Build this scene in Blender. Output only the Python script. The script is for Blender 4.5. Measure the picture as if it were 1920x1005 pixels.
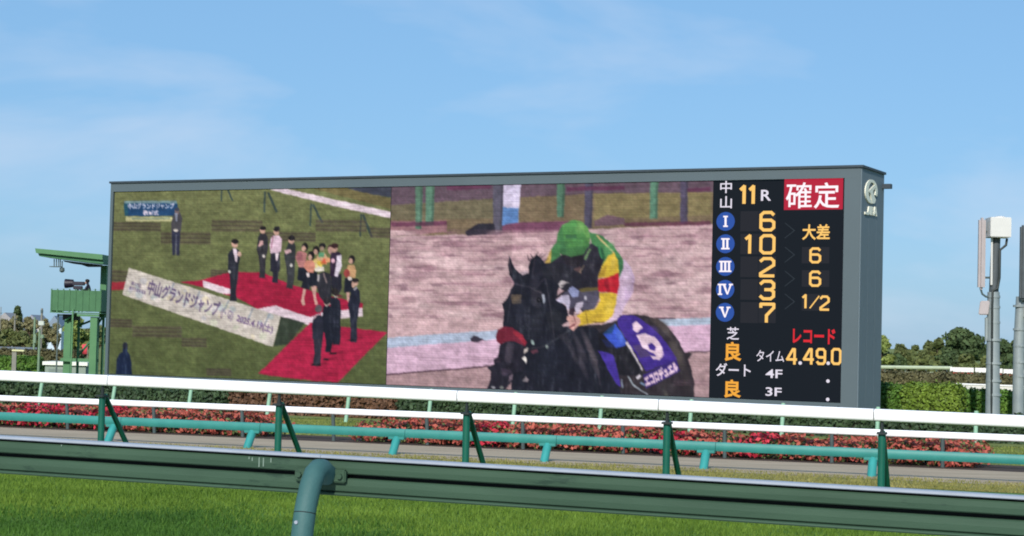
import bpy, bmesh, math, random
import numpy as np
from mathutils import Vector, Matrix

scene = bpy.context.scene
for o in list(bpy.data.objects):
    bpy.data.objects.remove(o)
COL = scene.collection
random.seed(7)
RNG = np.random.default_rng(11)

# ------------------------------------------------------------------ camera
F_PX = 3400.0
EYE = 1.65
PITCH = math.atan(132 / F_PX)
ROLL = 0.025
cam_d = bpy.data.cameras.new('camera')
cam_d.sensor_width = 36.0
cam_d.lens = 36.0 * F_PX / 1920.0
cam_d.clip_start = 0.1
cam_d.clip_end = 9000
cam = bpy.data.objects.new('camera', cam_d)
COL.objects.link(cam)
cam.matrix_world = (Matrix.Translation((0, 0, EYE)) @ Matrix.Rotation(math.pi / 2 + PITCH, 4, 'X')
                    @ Matrix.Rotation(ROLL, 4, 'Z'))
scene.camera = cam
CAM_R = np.array(cam.matrix_world.to_3x3())

# ------------------------------------------------------------------ light
SUN_EL = math.radians(31)
SUN_AZ = math.radians(13)          # behind the photographer, a little to the left
EXPOSURE = 0.35
SUN_DIR = Vector((-math.sin(SUN_AZ) * math.cos(SUN_EL), -math.cos(SUN_AZ) * math.cos(SUN_EL), math.sin(SUN_EL)))
world = bpy.data.worlds.new('World')
scene.world = world
world.use_nodes = True
wn, wl = world.node_tree.nodes, world.node_tree.links
wn.clear()
w_out = wn.new('ShaderNodeOutputWorld')
w_bg = wn.new('ShaderNodeBackground')
w_bg.inputs['Strength'].default_value = 0.086
sky = wn.new('ShaderNodeTexSky')
sky.sky_type = 'NISHITA'
sky.sun_disc = False
sky.sun_elevation = SUN_EL
sky.sun_rotation = math.atan2(SUN_DIR.x, SUN_DIR.y)
sky.air_density = 1.0
sky.dust_density = 0.5
sky.ozone_density = 7.0
sky.altitude = 30
# thin streaky cloud veils
w_tc = wn.new('ShaderNodeTexCoord')
w_map = wn.new('ShaderNodeMapping')
w_map.inputs['Scale'].default_value = (4.2, 4.2, 13.0)
w_map.inputs['Location'].default_value = (5.7, 1.94, 7.3)
w_no = wn.new('ShaderNodeTexNoise')
w_no.inputs['Scale'].default_value = 1.0
w_no.inputs['Detail'].default_value = 5.0
w_no.inputs['Roughness'].default_value = 0.5
w_no.inputs['Distortion'].default_value = 0.4
w_rp = wn.new('ShaderNodeValToRGB')
w_rp.color_ramp.elements[0].position = 0.53
w_rp.color_ramp.elements[0].color = (0, 0, 0, 1)
w_rp.color_ramp.elements[1].position = 0.76
w_rp.color_ramp.elements[1].color = (0.55, 0.55, 0.55, 1)
w_mix = wn.new('ShaderNodeMixRGB')
w_mix.inputs['Color2'].default_value = (6.2, 6.9, 8.2, 1)
wl.new(w_tc.outputs['Generated'], w_map.inputs['Vector'])
wl.new(w_map.outputs['Vector'], w_no.inputs['Vector'])
wl.new(w_no.outputs['Fac'], w_rp.inputs['Fac'])
wl.new(w_rp.outputs['Color'], w_mix.inputs['Fac'])
w_veil = wn.new('ShaderNodeMixRGB')          # even thin haze high up
w_veil.inputs['Fac'].default_value = 0.58
w_veil.inputs['Color2'].default_value = (2.5, 4.95, 7.8, 1)
wl.new(sky.outputs['Color'], w_veil.inputs['Color1'])
wl.new(w_veil.outputs['Color'], w_mix.inputs['Color1'])
wl.new(w_mix.outputs['Color'], w_bg.inputs['Color'])
wl.new(w_bg.outputs['Background'], w_out.inputs['Surface'])

sun_d = bpy.data.lights.new('sun', 'SUN')
sun_d.energy = 3.5
sun_d.angle = math.radians(0.6)
sun_d.color = (1.0, 0.95, 0.87)
sun = bpy.data.objects.new('sun', sun_d)
COL.objects.link(sun)
sun.rotation_euler = SUN_DIR.to_track_quat('Z', 'Y').to_euler()

scene.view_settings.view_transform = 'Standard'
scene.view_settings.look = 'None'
scene.view_settings.gamma = 1.0
scene.view_settings.use_curve_mapping = False
scene.view_settings.exposure = EXPOSURE

# ------------------------------------------------------------------ helpers
def lin(c):
    c = np.asarray(c, float) / 255.0
    return np.where(c <= 0.04045, c / 12.92, ((c + 0.055) / 1.055) ** 2.4)

def rgba(c):
    l = lin(c)
    return (float(l[0]), float(l[1]), float(l[2]), 1.0)

def ray(px, py):
    d = CAM_R @ np.array([(px - 960.0) / F_PX, -(py - 502.5) / F_PX, -1.0])
    return d

def at(px, py, Y):
    """the place at distance Y ahead that is seen at a spot of the photograph"""
    d = ray(px, py)
    t = Y / d[1]
    return Vector((d[0] * t, Y, EYE + d[2] * t))

TANR = 0.31                              # the rails recede to the left by this slope
RA = math.atan(TANR)
E_R = Vector((math.cos(RA), -math.sin(RA), 0))   # along the rails, to the right
N_R = Vector((math.sin(RA), math.cos(RA), 0))    # across the track, away

def rail_pt(px, py, Z0):
    d = ray(px, py)
    t = Z0 / (d[1] + d[0] * TANR)
    return Vector((d[0] * t, d[1] * t, EYE + d[2] * t))

GX = [-400, 20, 33, 36, 42, 44, 60, 80, 150, 9000]
GZ = [0, 0, -.72, -.745, -.90, -.93, -1.2, -1.65, -2.0, -2.0]
def gz(x, y):
    return float(np.interp(y + x * TANR, GX, GZ))

MATS = {}
def mat(name, col, rough=0.6, metal=0.0, var=0.12, scale=3.0, col2=None, bump=0.0, bscale=40.0, spec=0.4,
        island=0.0, transl=0.0, stretch=None, coords='Object'):
    """painted / natural surface: base colour broken up by noise, optional relief and per-leaf variation"""
    if name in MATS:
        return MATS[name]
    m = bpy.data.materials.new(name)
    m.use_nodes = True
    n, l = m.node_tree.nodes, m.node_tree.links
    p = n['Principled BSDF']
    p.inputs['Roughness'].default_value = rough
    p.inputs['Metallic'].default_value = metal
    p.inputs['Specular IOR Level'].default_value = spec
    a = np.array(rgba(col)[:3])
    b = np.array(rgba(col2)[:3]) if col2 is not None else None
    tc = n.new('ShaderNodeTexCoord')
    src = tc.outputs[coords]
    if stretch:
        mp = n.new('ShaderNodeMapping')
        mp.inputs['Scale'].default_value = stretch
        l.new(src, mp.inputs['Vector'])
        src = mp.outputs['Vector']
    no = n.new('ShaderNodeTexNoise')
    no.inputs['Scale'].default_value = scale
    no.inputs['Detail'].default_value = 6
    no.inputs['Roughness'].default_value = 0.6
    l.new(src, no.inputs['Vector'])
    rp = n.new('ShaderNodeValToRGB')
    e = rp.color_ramp.elements
    e[0].position, e[1].position = 0.3, 0.7
    if b is None:
        e[0].color = tuple(a * (1 - var)) + (1,)
        e[1].color = tuple(np.minimum(a * (1 + var), 1)) + (1,)
    else:
        e[0].color = tuple(a) + (1,)
        e[1].color = tuple(b) + (1,)
    l.new(no.outputs['Fac'], rp.inputs['Fac'])
    cs = rp.outputs['Color']
    if island > 0:
        ge = n.new('ShaderNodeNewGeometry')
        mr = n.new('ShaderNodeMapRange')
        mr.inputs['To Min'].default_value = 1 - island
        mr.inputs['To Max'].default_value = 1 + island
        l.new(ge.outputs['Random Per Island'], mr.inputs['Value'])
        hs = n.new('ShaderNodeHueSaturation')
        l.new(mr.outputs['Result'], hs.inputs['Value'])
        l.new(cs, hs.inputs['Color'])
        cs = hs.outputs['Color']
    l.new(cs, p.inputs['Base Color'])
    if bump > 0:
        nb = n.new('ShaderNodeTexNoise')
        nb.inputs['Scale'].default_value = bscale
        nb.inputs['Detail'].default_value = 4
        l.new(src, nb.inputs['Vector'])
        bp = n.new('ShaderNodeBump')
        bp.inputs['Strength'].default_value = bump
        bp.inputs['Distance'].default_value = 0.03
        l.new(nb.outputs['Fac'], bp.inputs['Height'])
        l.new(bp.outputs['Normal'], p.inputs['Normal'])
    if transl > 0:
        tr = n.new('ShaderNodeBsdfTranslucent')
        l.new(cs, tr.inputs['Color'])
        mx = n.new('ShaderNodeMixShader')
        mx.inputs['Fac'].default_value = transl
        l.new(p.outputs['BSDF'], mx.inputs[1])
        l.new(tr.outputs['BSDF'], mx.inputs[2])
        l.new(mx.outputs['Shader'], n['Material Output'].inputs['Surface'])
    MATS[name] = m
    return m

LED_GAIN = 1.0 / (2 ** EXPOSURE)
def led(name, col, k=1.0):
    """lit LEDs"""
    if name in MATS:
        return MATS[name]
    m = bpy.data.materials.new(name)
    m.use_nodes = True
    p = m.node_tree.nodes['Principled BSDF']
    p.inputs['Base Color'].default_value = (0.004, 0.004, 0.005, 1)
    p.inputs['Roughness'].default_value = 0.7
    p.inputs['Specular IOR Level'].default_value = 0.06
    p.inputs['Emission Color'].default_value = rgba(col)
    p.inputs['Emission Strength'].default_value = k * LED_GAIN
    MATS[name] = m
    return m

def tag(o, label=None, cat=None, group=None, kind=None):
    if label: o['label'] = label
    if cat: o['category'] = cat
    if group: o['group'] = group
    if kind: o['kind'] = kind
    return o

def empty(name, loc, label=None, cat=None, group=None):
    o = bpy.data.objects.new(name, None)
    o.location = loc
    o.empty_display_size = 0.2
    COL.objects.link(o)
    return tag(o, label, cat, group)

def origin_of(parent):
    v = Vector((0, 0, 0))
    while parent is not None:
        v += parent.location
        parent = parent.parent
    return v

def link_mesh(name, me, m, parent=None, loc=None):
    if m is not None:
        me.materials.append(m)
    o = bpy.data.objects.new(name, me)
    COL.objects.link(o)
    if parent is not None:
        o.parent = parent
    if loc is not None:
        o.location = loc
    return o

class MB:
    """collects shapes in world coordinates and links them as one mesh"""
    def __init__(s):
        s.v, s.f = [], []
    def add(s, vs, fs):
        k = len(s.v)
        s.v += [Vector(v) for v in vs]
        s.f += [tuple(i + k for i in f) for f in fs]
        return s
    def box(s, c, size, ax=None):
        """ax: three unit vectors"""
        c = Vector(c)
        ax = ax or (Vector((1, 0, 0)), Vector((0, 1, 0)), Vector((0, 0, 1)))
        h = [ax[i] * (size[i] / 2) for i in range(3)]
        vs = [c + h[0] * a + h[1] * b + h[2] * d for d in (-1, 1) for b in (-1, 1) for a in (-1, 1)]
        return s.add(vs, [(0, 2, 3, 1), (4, 5, 7, 6), (0, 1, 5, 4), (2, 6, 7, 3), (0, 4, 6, 2), (1, 3, 7, 5)])
    def tube(s, pts, r, n=12, caps=True):
        pts = [Vector(p) for p in pts]
        rs = r if isinstance(r, (list, tuple)) else [r] * len(pts)
        up = None
        k0 = len(s.v)
        for i, p in enumerate(pts):
            d = (pts[min(i + 1, len(pts) - 1)] - pts[max(i - 1, 0)]).normalized()
            if up is None:
                up = Vector((0, 0, 1)) if abs(d.z) < 0.9 else Vector((0, 1, 0))
            a = up.cross(d).normalized()
            up = d.cross(a).normalized()
            for k in range(n):
                t = 2 * math.pi * k / n
                s.v.append(p + (a * math.cos(t) + up * math.sin(t)) * rs[i])
        for i in range(len(pts) - 1):
            for k in range(n):
                a, b = k0 + i * n + k, k0 + i * n + (k + 1) % n
                s.f.append((a, b, b + n, a + n))
        if caps:
            s.f.append(tuple(k0 + k for k in reversed(range(n))))
            e = k0 + (len(pts) - 1) * n
            s.f.append(tuple(e + k for k in range(n)))
        return s
    def extrude(s, prof, p0, p1, out, up=Vector((0, 0, 1))):
        """closed profile [(out, up)] swept from p0 to p1"""
        n = len(prof)
        k0 = len(s.v)
        for p in (Vector(p0), Vector(p1)):
            for a, b in prof:
                s.v.append(p + out * a + up * b)
        for k in range(n):
            a, b = k0 + k, k0 + (k + 1) % n
            s.f.append((a, b, b + n, a + n))
        s.f.append(tuple(k0 + k for k in reversed(range(n))))
        s.f.append(tuple(k0 + n + k for k in range(n)))
        return s
    def plate(s, pts, d):
        """flat outline given a thickness along d"""
        n = len(pts)
        k0 = len(s.v)
        d = Vector(d)
        s.v += [Vector(p) for p in pts] + [Vector(p) + d for p in pts]
        s.f.append(tuple(k0 + k for k in range(n)))
        s.f.append(tuple(k0 + n + k for k in reversed(range(n))))
        for k in range(n):
            a, b = k0 + k, k0 + (k + 1) % n
            s.f.append((b, a, a + n, b + n))
        return s
    def build(s, name, m, parent=None, smooth=False, bevel=0.0, loc=None):
        off = origin_of(parent)
        if loc is not None:
            off = off + Vector(loc)
        me = bpy.data.meshes.new(name)
        me.from_pydata([tuple(v - off) for v in s.v], [], s.f)
        bm = bmesh.new()
        bm.from_mesh(me)
        bmesh.ops.recalc_face_normals(bm, faces=bm.faces)
        if bevel > 0:
            es = [e for e in bm.edges if len(e.link_faces) == 2 and e.calc_face_angle(0) > 0.6]
            bmesh.ops.bevel(bm, geom=es, offset=bevel, segments=2, affect='EDGES', clamp_overlap=True)
        bm.to_mesh(me)
        bm.free()
        if smooth:
            for p in me.polygons:
                p.use_smooth = True
            me.set_sharp_from_angle(angle=math.radians(40))
        return link_mesh(name, me, m, parent, loc)

def np_mesh(name, V, F, m, parent=None, smooth=False):
    """V (n,3) world coordinates, F (k,3|4)"""
    off = np.array(origin_of(parent))
    V = np.asarray(V, np.float32) - off.astype(np.float32)
    F = np.asarray(F, np.int32)
    me = bpy.data.meshes.new(name)
    k = F.shape[1]
    me.vertices.add(len(V))
    me.vertices.foreach_set('co', V.ravel())
    me.loops.add(F.size)
    me.loops.foreach_set('vertex_index', F.ravel())
    me.polygons.add(len(F))
    me.polygons.foreach_set('loop_start', np.arange(0, F.size, k, dtype=np.int32))
    me.polygons.foreach_set('loop_total', np.full(len(F), k, np.int32))
    if smooth:
        me.polygons.foreach_set('use_smooth', np.ones(len(F), bool))
    me.update(calc_edges=True)
    return link_mesh(name, me, m, parent)

def leaf_quads(C, N, S, rng):
    """one small folded-open leaf (quad) per centre, facing about N"""
    n = len(C)
    N = N + rng.normal(0, 0.55, (n, 3))
    N /= np.linalg.norm(N, axis=1)[:, None] + 1e-9
    R = rng.normal(0, 1, (n, 3))
    A = np.cross(N, R)
    A /= np.linalg.norm(A, axis=1)[:, None] + 1e-9
    B = np.cross(N, A)
    S = np.asarray(S)[:, None]
    a, b = A * S * 0.5, B * S * 0.32
    V = np.stack([C - a, C + b * 1.0, C + a, C - b], 1).reshape(-1, 3)
    Fq = np.arange(n * 4).reshape(-1, 4)
    return V, Fq

def blob_points(c, r, n, rng, shell=0.72):
    d = rng.normal(0, 1, (n, 3))
    d /= np.linalg.norm(d, axis=1)[:, None]
    q = shell + (1 - shell) * rng.random((n, 1)) ** 0.6
    q *= 1 + 0.10 * rng.normal(0, 1, (n, 1))
    return np.array(c) + d * q * np.array(r), d

# ------------------------------------------------------------------ setting: ground
M_lawn = mat('infield grass', (88, 104, 48), 0.9, scale=0.9, col2=(128, 132, 66), bump=0.6, bscale=14, coords='Object')
M_turf = mat('turf', (60, 100, 24), 0.9, scale=1.6, col2=(104, 134, 44), bump=0.8, bscale=30, coords='Object')
M_verge = mat('dry verge', (112, 112, 52), 0.95, scale=2.2, col2=(150, 140, 84), bump=0.6, bscale=20)
M_dirt = mat('sand track', (150, 134, 112), 0.95, scale=1.2, col2=(178, 160, 136), bump=0.9, bscale=9, stretch=(0.35, 1, 1))
M_soil = mat('bed soil', (64, 50, 42), 0.95, scale=4, var=0.3, bump=0.6)
M_apron = mat('apron paving', (186, 184, 178), 0.85, scale=1.5, var=0.12, bump=0.2)

def strip(name, za, zb, m, lift=0.0, xa=-160, xb=160, nx=2, kind='structure'):
    zs = sorted(set([za, zb] + [g for g in GX if za < g < zb]))
    V, Fc = [], []
    xs = np.linspace(xa, xb, nx)
    for z0 in zs:
        for x in xs:
            V.append((x, z0 - x * TANR, float(np.interp(z0, GX, GZ)) + lift))
    for i in range(len(zs) - 1):
        for j in range(nx - 1):
            a = i * nx + j
            Fc.append((a, a + 1, a + 1 + nx, a + nx))
    o = np_mesh(name, V, Fc, m)
    return tag(o, kind=kind)

strip('ground', -400, 8000, M_lawn, 0.0, -6000, 6000)
strip('turf_course', 9.4, 32.6, M_turf, 0.004)
strip('apron_pavement', -12, 9.2, M_apron, 0.004)
strip('verge', 32.9, 35.02, M_verge, 0.004)
strip('dirt_track', 35.0, 41.3, M_dirt, 0.008)
# a shallow trodden kerb of dark soil along the flower bed
strip('flower_bed_soil', 41.3, 44.6, M_soil, 0.006)

def blades(name, za, zb, sa, sb, n, h, w, m, rng, kind='stuff', fade=False, pick=None):
    """upright grass blades between two lines of the track"""
    z0 = za + (zb - za) * (rng.random(n) if not fade else rng.random(n) ** 1.5)
    s = rng.uniform(sa, sb, n)
    if pick is not None:
        ok = pick(z0 + 0.5 * np.sin(s * 1.1) + 0.25 * np.sin(s * 3.7 + 1), rng.random(n))
        z0, s = z0[ok], s[ok]
        n = len(z0)
    base = np.array(E_R)[None] * s[:, None] + np.array(N_R)[None] * (z0 * math.cos(RA))[:, None]
    base[:, 2] = np.interp(base[:, 1] + base[:, 0] * TANR, GX, GZ)
    # patchy length
    ph = 0.82 + 0.2 * np.sin(s * 2.3 + 1.7 * np.sin(z0 * 1.9)) * np.sin(z0 * 2.7 + s)
    hh = h * rng.uniform(0.45, 1.15, n) * ph
    ang = rng.uniform(0, math.pi, n)
    side = np.stack([np.cos(ang), np.sin(ang), np.zeros(n)], 1) * (w * rng.uniform(.6, 1.3, n))[:, None]
    lean = rng.normal(0, 0.38, (n, 3)) * hh[:, None]
    lean[:, 2] = hh
    V = np.stack([base - side, base + side, base + lean], 1).reshape(-1, 3)
    o = np_mesh(name, V, np.arange(n * 3).reshape(-1, 3), m)
    tag(o, kind=kind)
    return o

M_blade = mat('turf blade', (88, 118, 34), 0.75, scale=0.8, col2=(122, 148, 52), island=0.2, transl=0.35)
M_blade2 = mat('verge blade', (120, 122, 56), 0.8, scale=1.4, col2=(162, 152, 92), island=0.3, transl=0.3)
M_blade_dark = mat('darker turf blade', (54, 92, 28), 0.75, scale=0.8, col2=(86, 124, 42), island=0.2, transl=0.35)  # darker blade colour, blended in towards the near side of the turf
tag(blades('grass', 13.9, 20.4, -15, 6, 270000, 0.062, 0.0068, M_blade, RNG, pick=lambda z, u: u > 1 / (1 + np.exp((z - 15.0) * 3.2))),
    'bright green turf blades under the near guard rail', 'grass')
tag(blades('grass', 12.2, 16.6, -15, 6, 200000, 0.062, 0.0068, M_blade_dark, RNG, pick=lambda z, u: u < 1 / (1 + np.exp((z - 15.0) * 3.2))),
    'darker band of turf along the bottom picture edge', 'grass')
tag(blades('verge_grass', 33.0, 35.7, -24, 6, 36000, 0.06, 0.012, M_blade2, RNG, fade=True), 'dry olive grass verge beside the sand track', 'grass')
tag(blades('lawn_grass', 44.8, 58, -32, 6, 60000, 0.06, 0.02, mat('lawn blade', (104, 122, 54), 0.8, scale=0.6, col2=(146, 148, 78), island=0.3, transl=0.3), RNG),
    'olive lawn behind the azalea beds', 'grass')

# ------------------------------------------------------------------ near guard rail
M_grail = mat('weathered green rail paint', (50, 72, 56), 0.65, scale=2.6, col2=(60, 84, 66), spec=0.2, bump=0.08, bscale=60, stretch=(0.5, 0.5, 3))
M_galv = mat('galvanised lip', (152, 158, 168), 0.45, metal=0.0, var=0.08, scale=6)
M_gap = mat('dark rubber groove', (16, 20, 20), 0.8, var=0.2)
M_gpost = mat('blue green pipe paint', (50, 88, 86), 0.65, scale=9, col2=(60, 98, 96), bump=0.1, bscale=80)
def add_wear(m, col, thr, scale, stretch):
    """scuffed, dirty patches with their own ragged outline"""
    n, l = m.node_tree.nodes, m.node_tree.links
    p = n['Principled BSDF']
    src = p.inputs['Base Color'].links[0].from_socket
    tc = n.new('ShaderNodeTexCoord'); mp_ = n.new('ShaderNodeMapping'); no = n.new('ShaderNodeTexNoise'); rp = n.new('ShaderNodeValToRGB'); mx = n.new('ShaderNodeMixRGB')
    mp_.inputs['Scale'].default_value = stretch
    no.inputs['Scale'].default_value = scale
    no.inputs['Detail'].default_value = 8
    no.inputs['Roughness'].default_value = 0.7
    rp.color_ramp.elements[0].position = thr
    rp.color_ramp.elements[1].position = thr + .06
    rp.color_ramp.elements[1].color = (.7, .7, .7, 1)
    mx.inputs['Color2'].default_value = rgba(col)
    l.new(tc.outputs['Object'], mp_.inputs['Vector']); l.new(mp_.outputs['Vector'], no.inputs['Vector']); l.new(no.outputs['Fac'], rp.inputs['Fac'])
    l.new(rp.outputs['Color'], mx.inputs['Fac']); l.new(src, mx.inputs['Color1']); l.new(mx.outputs['Color'], p.inputs['Base Color'])
add_wear(M_grail, (34, 54, 44), .60, 2.2, (1, 1, 4))
add_wear(M_grail, (96, 116, 100), .70, 9.0, (.5, .5, 2))
add_wear(M_gpost, (66, 100, 100), .62, 14.0, (1, 1, .6))
NEAR = 8.7
n_a, n_b = rail_pt(-1500, 817 - 1500 * .0589, NEAR), rail_pt(3400, 930 + 1480 * .0589, NEAR)
guard = empty('guard_rail', (rail_pt(960, 873, NEAR).x, rail_pt(960, 873, NEAR).y, 0),
              'long dull green guard rail with silver top edge in the foreground', 'guard rail')
OUT = -N_R        # towards the photographer
US0 = Vector((0, 0, 1))
def gprof(zt, zb, bulge):
    return [(-0.036, zt), (0.008, zt), (0.016, zt - 0.006), (0.016 + bulge, (zt + zb) / 2), (0.016, zb + 0.006), (0.008, zb), (-0.036, zb)]
def n_at(px):
    d = ray(px, 870)
    t = NEAR / (d[1] + d[0] * TANR)
    u = ((d[0] * t - n_a.x) * E_R.x + (d[1] * t - n_a.y) * E_R.y) / ((n_b.x - n_a.x) * E_R.x + (n_b.y - n_a.y) * E_R.y)
    return n_a.lerp(n_b, u)
for (x0, x1) in ((-1500, 604), (604, 3400)):
    a, b = n_at(x0) + E_R * 0.001, n_at(x1) - E_R * 0.001
    MB().extrude(gprof(-0.027, -0.088, 0.003), a, b, OUT).build('rail_panel', M_grail, guard)
    MB().extrude(gprof(-0.108, -0.176, 0.003), a, b, OUT).build('rail_panel', M_grail, guard)
    MB().extrude([(-0.05, 0.0), (0.018, 0.0), (0.026, -0.004), (0.026, -0.013), (0.018, -0.017), (-0.05, -0.017)], a, b, OUT).build('top_lip', M_galv, guard)
    MB().extrude([(-0.045, -0.012), (-0.034, -0.012), (-0.034, -0.19), (-0.045, -0.19)], a, b, OUT).build('groove', M_gap, guard)
    MB().extrude([(-0.03, -0.178), (0.016, -0.178), (0.026, -0.182), (0.028, -0.188), (0.022, -0.194), (-0.03, -0.196)], a, b, OUT).build('bottom_lip', M_grail, guard)
def guard_post(px):
    p = n_at(px)
    zt = p.z - 0.095
    path = []
    for d, z in ((0.40, -0.05), (0.36, 0.35), (0.325, 0.60), (0.305, 0.70), (0.285, 0.78), (0.265, 0.83), (0.225, 0.905), (0.18, 0.955),
                 (0.135, 0.972), (0.09, 0.968), (0.055, 0.95), (0.025, 0.94)):
        path.append(Vector((p.x, p.y, 0)) + OUT * d + Vector((0, 0, z + (zt - 0.94))))
    po = MB().tube(path, 0.053, 20).build('post', M_gpost, guard, smooth=True)
    a, b = path[4], path[3]
    MB().tube([b.lerp(a, 0.90), b.lerp(a, 0.95)], 0.0536, 20).build('joint_ring', M_gap, po, smooth=True)
    bolt = b.lerp(a, 0.45) + OUT * 0.05 - E_R * 0.014
    MB().tube([bolt, bolt + OUT * 0.012], 0.009, 8).build('bolt', M_galv, po)
    br = MB()
    c = p + Vector((0, 0, -0.098)) + OUT * 0.034 - E_R * 0.03
    br.box(c, (0.27, 0.03, 0.064), (E_R, N_R, Vector((0, 0, 1))))
    bo = br.build('bracket', M_grail, guard, bevel=0.006)
    for sx in (-1, 1):
        q = c + E_R * (0.108 * sx) + OUT * 0.015
        MB().tube([q, q + OUT * 0.016], 0.014, 6).build('bolt', M_grail, bo)
guard_post(618)
guard_post(-820)
guard_post(2300)
M_drip = mat('pale paint drip', (112, 130, 116), 0.6)
for px, l0, l1 in ((470, .030, .042), (476, .032, .05), (489, .030, .078), (497, .031, .074), (511, .030, .052), (118, .026, .034)):
    p = n_at(px)
    MB().box(p + OUT * 0.0195 - US0 * (l0 + l1) / 2, (0.006, 0.002, l1 - l0), (E_R, N_R, US0)).build('paint_drip', M_drip, guard)

# ------------------------------------------------------------------ white rail with A-frame posts
M_white = mat('white rail paint', (242, 240, 240), 0.45, var=0.03, scale=2, bump=0.03)
M_aframe = mat('deep green post paint', (16, 84, 68), 0.42, scale=7, col2=(22, 96, 78))
M_dark = mat('dark steel', (34, 42, 42), 0.55, var=0.2)
WH = 18.5
w_a, w_b = rail_pt(-900, 704.5 - 900 * .0450, WH), rail_pt(2800, 790.5 + 880 * .0450, WH)
wfence = empty('running_rail', (rail_pt(960, 740, WH).x, rail_pt(960, 740, WH).y, 0),
               'thick white running rail on deep green A frame posts', 'rail')
def w_at(px):
    d = ray(px, 740)
    X0 = np.array([d[0], d[1]]) * (WH / (d[1] + d[0] * TANR))
    t = ((X0[0] - w_a.x) * E_R.x + (X0[1] - w_a.y) * E_R.y) / ((w_b.x - w_a.x) * E_R.x + (w_b.y - w_a.y) * E_R.y)
    return w_a.lerp(w_b, t)
joints = [-900, 205, 860, 1237, 1640, 2800]
def oval(rx, ry, n=24, e=0.55):
    """rounded-off box section"""
    f = lambda t: math.copysign(abs(t) ** e, t)
    return [(rx * f(math.cos(2 * math.pi * (k + .5) / n)), ry * f(math.sin(2 * math.pi * (k + .5) / n))) for k in range(n)]
for i in range(len(joints) - 1):
    a = w_at(joints[i]) + E_R * 0.005
    b = w_at(joints[i + 1]) - E_R * 0.005
    MB().extrude(oval(0.058, 0.059), a, b, OUT).build('rail_tube', M_white, wfence, smooth=True)
for px in (-780, -460, -142, 192, 524, 876, 1252, 1655, 2075, 2520):
    p = w_at(px)
    top = p.z - 0.175
    foot = Vector((p.x, p.y, -0.05))
    MB().tube([foot, Vector((p.x, p.y, top))], 0.037, 14).build('post', M_aframe, wfence, smooth=True)
    MB().tube([Vector((p.x, p.y, top + 0.01)) + N_R * 0.05, Vector((p.x, p.y, -0.05)) + N_R * 0.95], 0.03, 12).build('brace', M_aframe, wfence, smooth=True)
    MB().tube([Vector((p.x, p.y, top - 0.01)), p + Vector((0, 0, -0.05))], [0.02, 0.014], 8).box(Vector((p.x, p.y, top + 0.004)), (0.09, 0.13, 0.02), (E_R, N_R, Vector((0, 0, 1)))).build('bracket', M_dark, wfence)

# ------------------------------------------------------------------ teal rail, low white rail, far white rail
def simple_rail(name, label, Z0, ya, yb, prof, m_rail, m_post, pxs, d_foot, r_post, m_brk=None, drop=0.06, z_over=0.0, seg=3):
    sl = (yb - ya) / 1920.0
    a, b = rail_pt(-420, ya - 420 * sl, Z0), rail_pt(2340, yb + 420 * sl, Z0)
    mid = a.lerp(b, 0.5)
    th = empty(name, (mid.x, mid.y, gz(mid.x, mid.y)), label, 'rail')
    L = (b - a).length
    def P(px):
        d = ray(px, (ya + yb) / 2)
        X0 = np.array([d[0], d[1]]) * (Z0 / (d[1] + d[0] * TANR))
        return a.lerp(b, ((X0[0] - a.x) * E_R.x + (X0[1] - a.y) * E_R.y) / ((b.x - a.x) * E_R.x + (b.y - a.y) * E_R.y))
    cuts = [a] + [P(pxs[k]).lerp(P(pxs[k + 1]), 0.06) for k in range(seg - 1, len(pxs) - 1, seg)] + [b]
    for i in range(len(cuts) - 1):
        MB().extrude(prof, cuts[i] + E_R * 0.004, cuts[i + 1] - E_R * 0.004, OUT).build('rail_beam', m_rail, th, smooth=True)
    for px in pxs:
        p = P(px)
        f = Vector((p.x, p.y, 0)) + N_R * d_foot
        f.z = gz(f.x, f.y) - 0.05
        q = p + Vector((0, 0, -drop))
        kn = q.lerp(f, 0.25) + N_R * (d_foot * 0.05)
        pts = [f, f.lerp(kn, 0.6), kn, q.lerp(kn, 0.45), q + Vector((0, 0, z_over))] if z_over == 0 else [f, q + Vector((0, 0, z_over))]
        MB().tube(pts, r_post, 10).build('post', m_post, th, smooth=True)
        if m_brk is not None:
            MB().box(q + Vector((0, 0, 0.0)), (0.34, 0.16, 0.06), (E_R, N_R, Vector((0, 0, 1)))).build('bracket', m_brk, th, bevel=0.01)
    return th

M_teal = mat('teal rail paint', (44, 122, 116), 0.5, scale=2.5, col2=(56, 136, 128), bump=0.05)
M_tealp = mat('teal post paint', (52, 142, 138), 0.5, var=0.12)
simple_rail('training_rail', 'low teal rail between the white running rail and the sand track', 36.0, 780, 862,
            [(0.06, 0.085), (0.085, 0.045), (0.085, -0.045), (0.06, -0.085), (-0.06, -0.085), (-0.06, 0.085)], M_teal, M_tealp,
            [-290, -40, 214, 474, 745, 1028, 1325, 1638, 1975, 2300], -0.30, 0.085, M_teal, drop=0.10, seg=1)
M_grey = mat('grey green post', (74, 88, 88), 0.6, var=0.15)
simple_rail('inner_rail', 'thin white rail on dark grey posts in front of the azaleas', 42.0, 746.5, 822,
            oval(0.075, 0.074, 14), M_white, M_grey,
            [-350, -192, -34, 124, 287, 453, 624, 800, 980, 1168, 1359, 1560, 1768, 1980, 2200], 0.10, 0.045, drop=0.05)
M_pale = mat('pale green post', (136, 174, 148), 0.6, var=0.1)
simple_rail('course_rail', 'far white rail on pale green posts behind the azaleas', 56.0, 704.5, 784,
            oval(0.06, 0.06, 12), M_white, M_pale,
            [-310, -180, -52, 80, 217, 360, 508, 656, 809, 967, 1129, 1297, 1469, 1647, 1831, 2020, 2210], -0.30, 0.062, drop=0.0, z_over=0.14)

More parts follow.
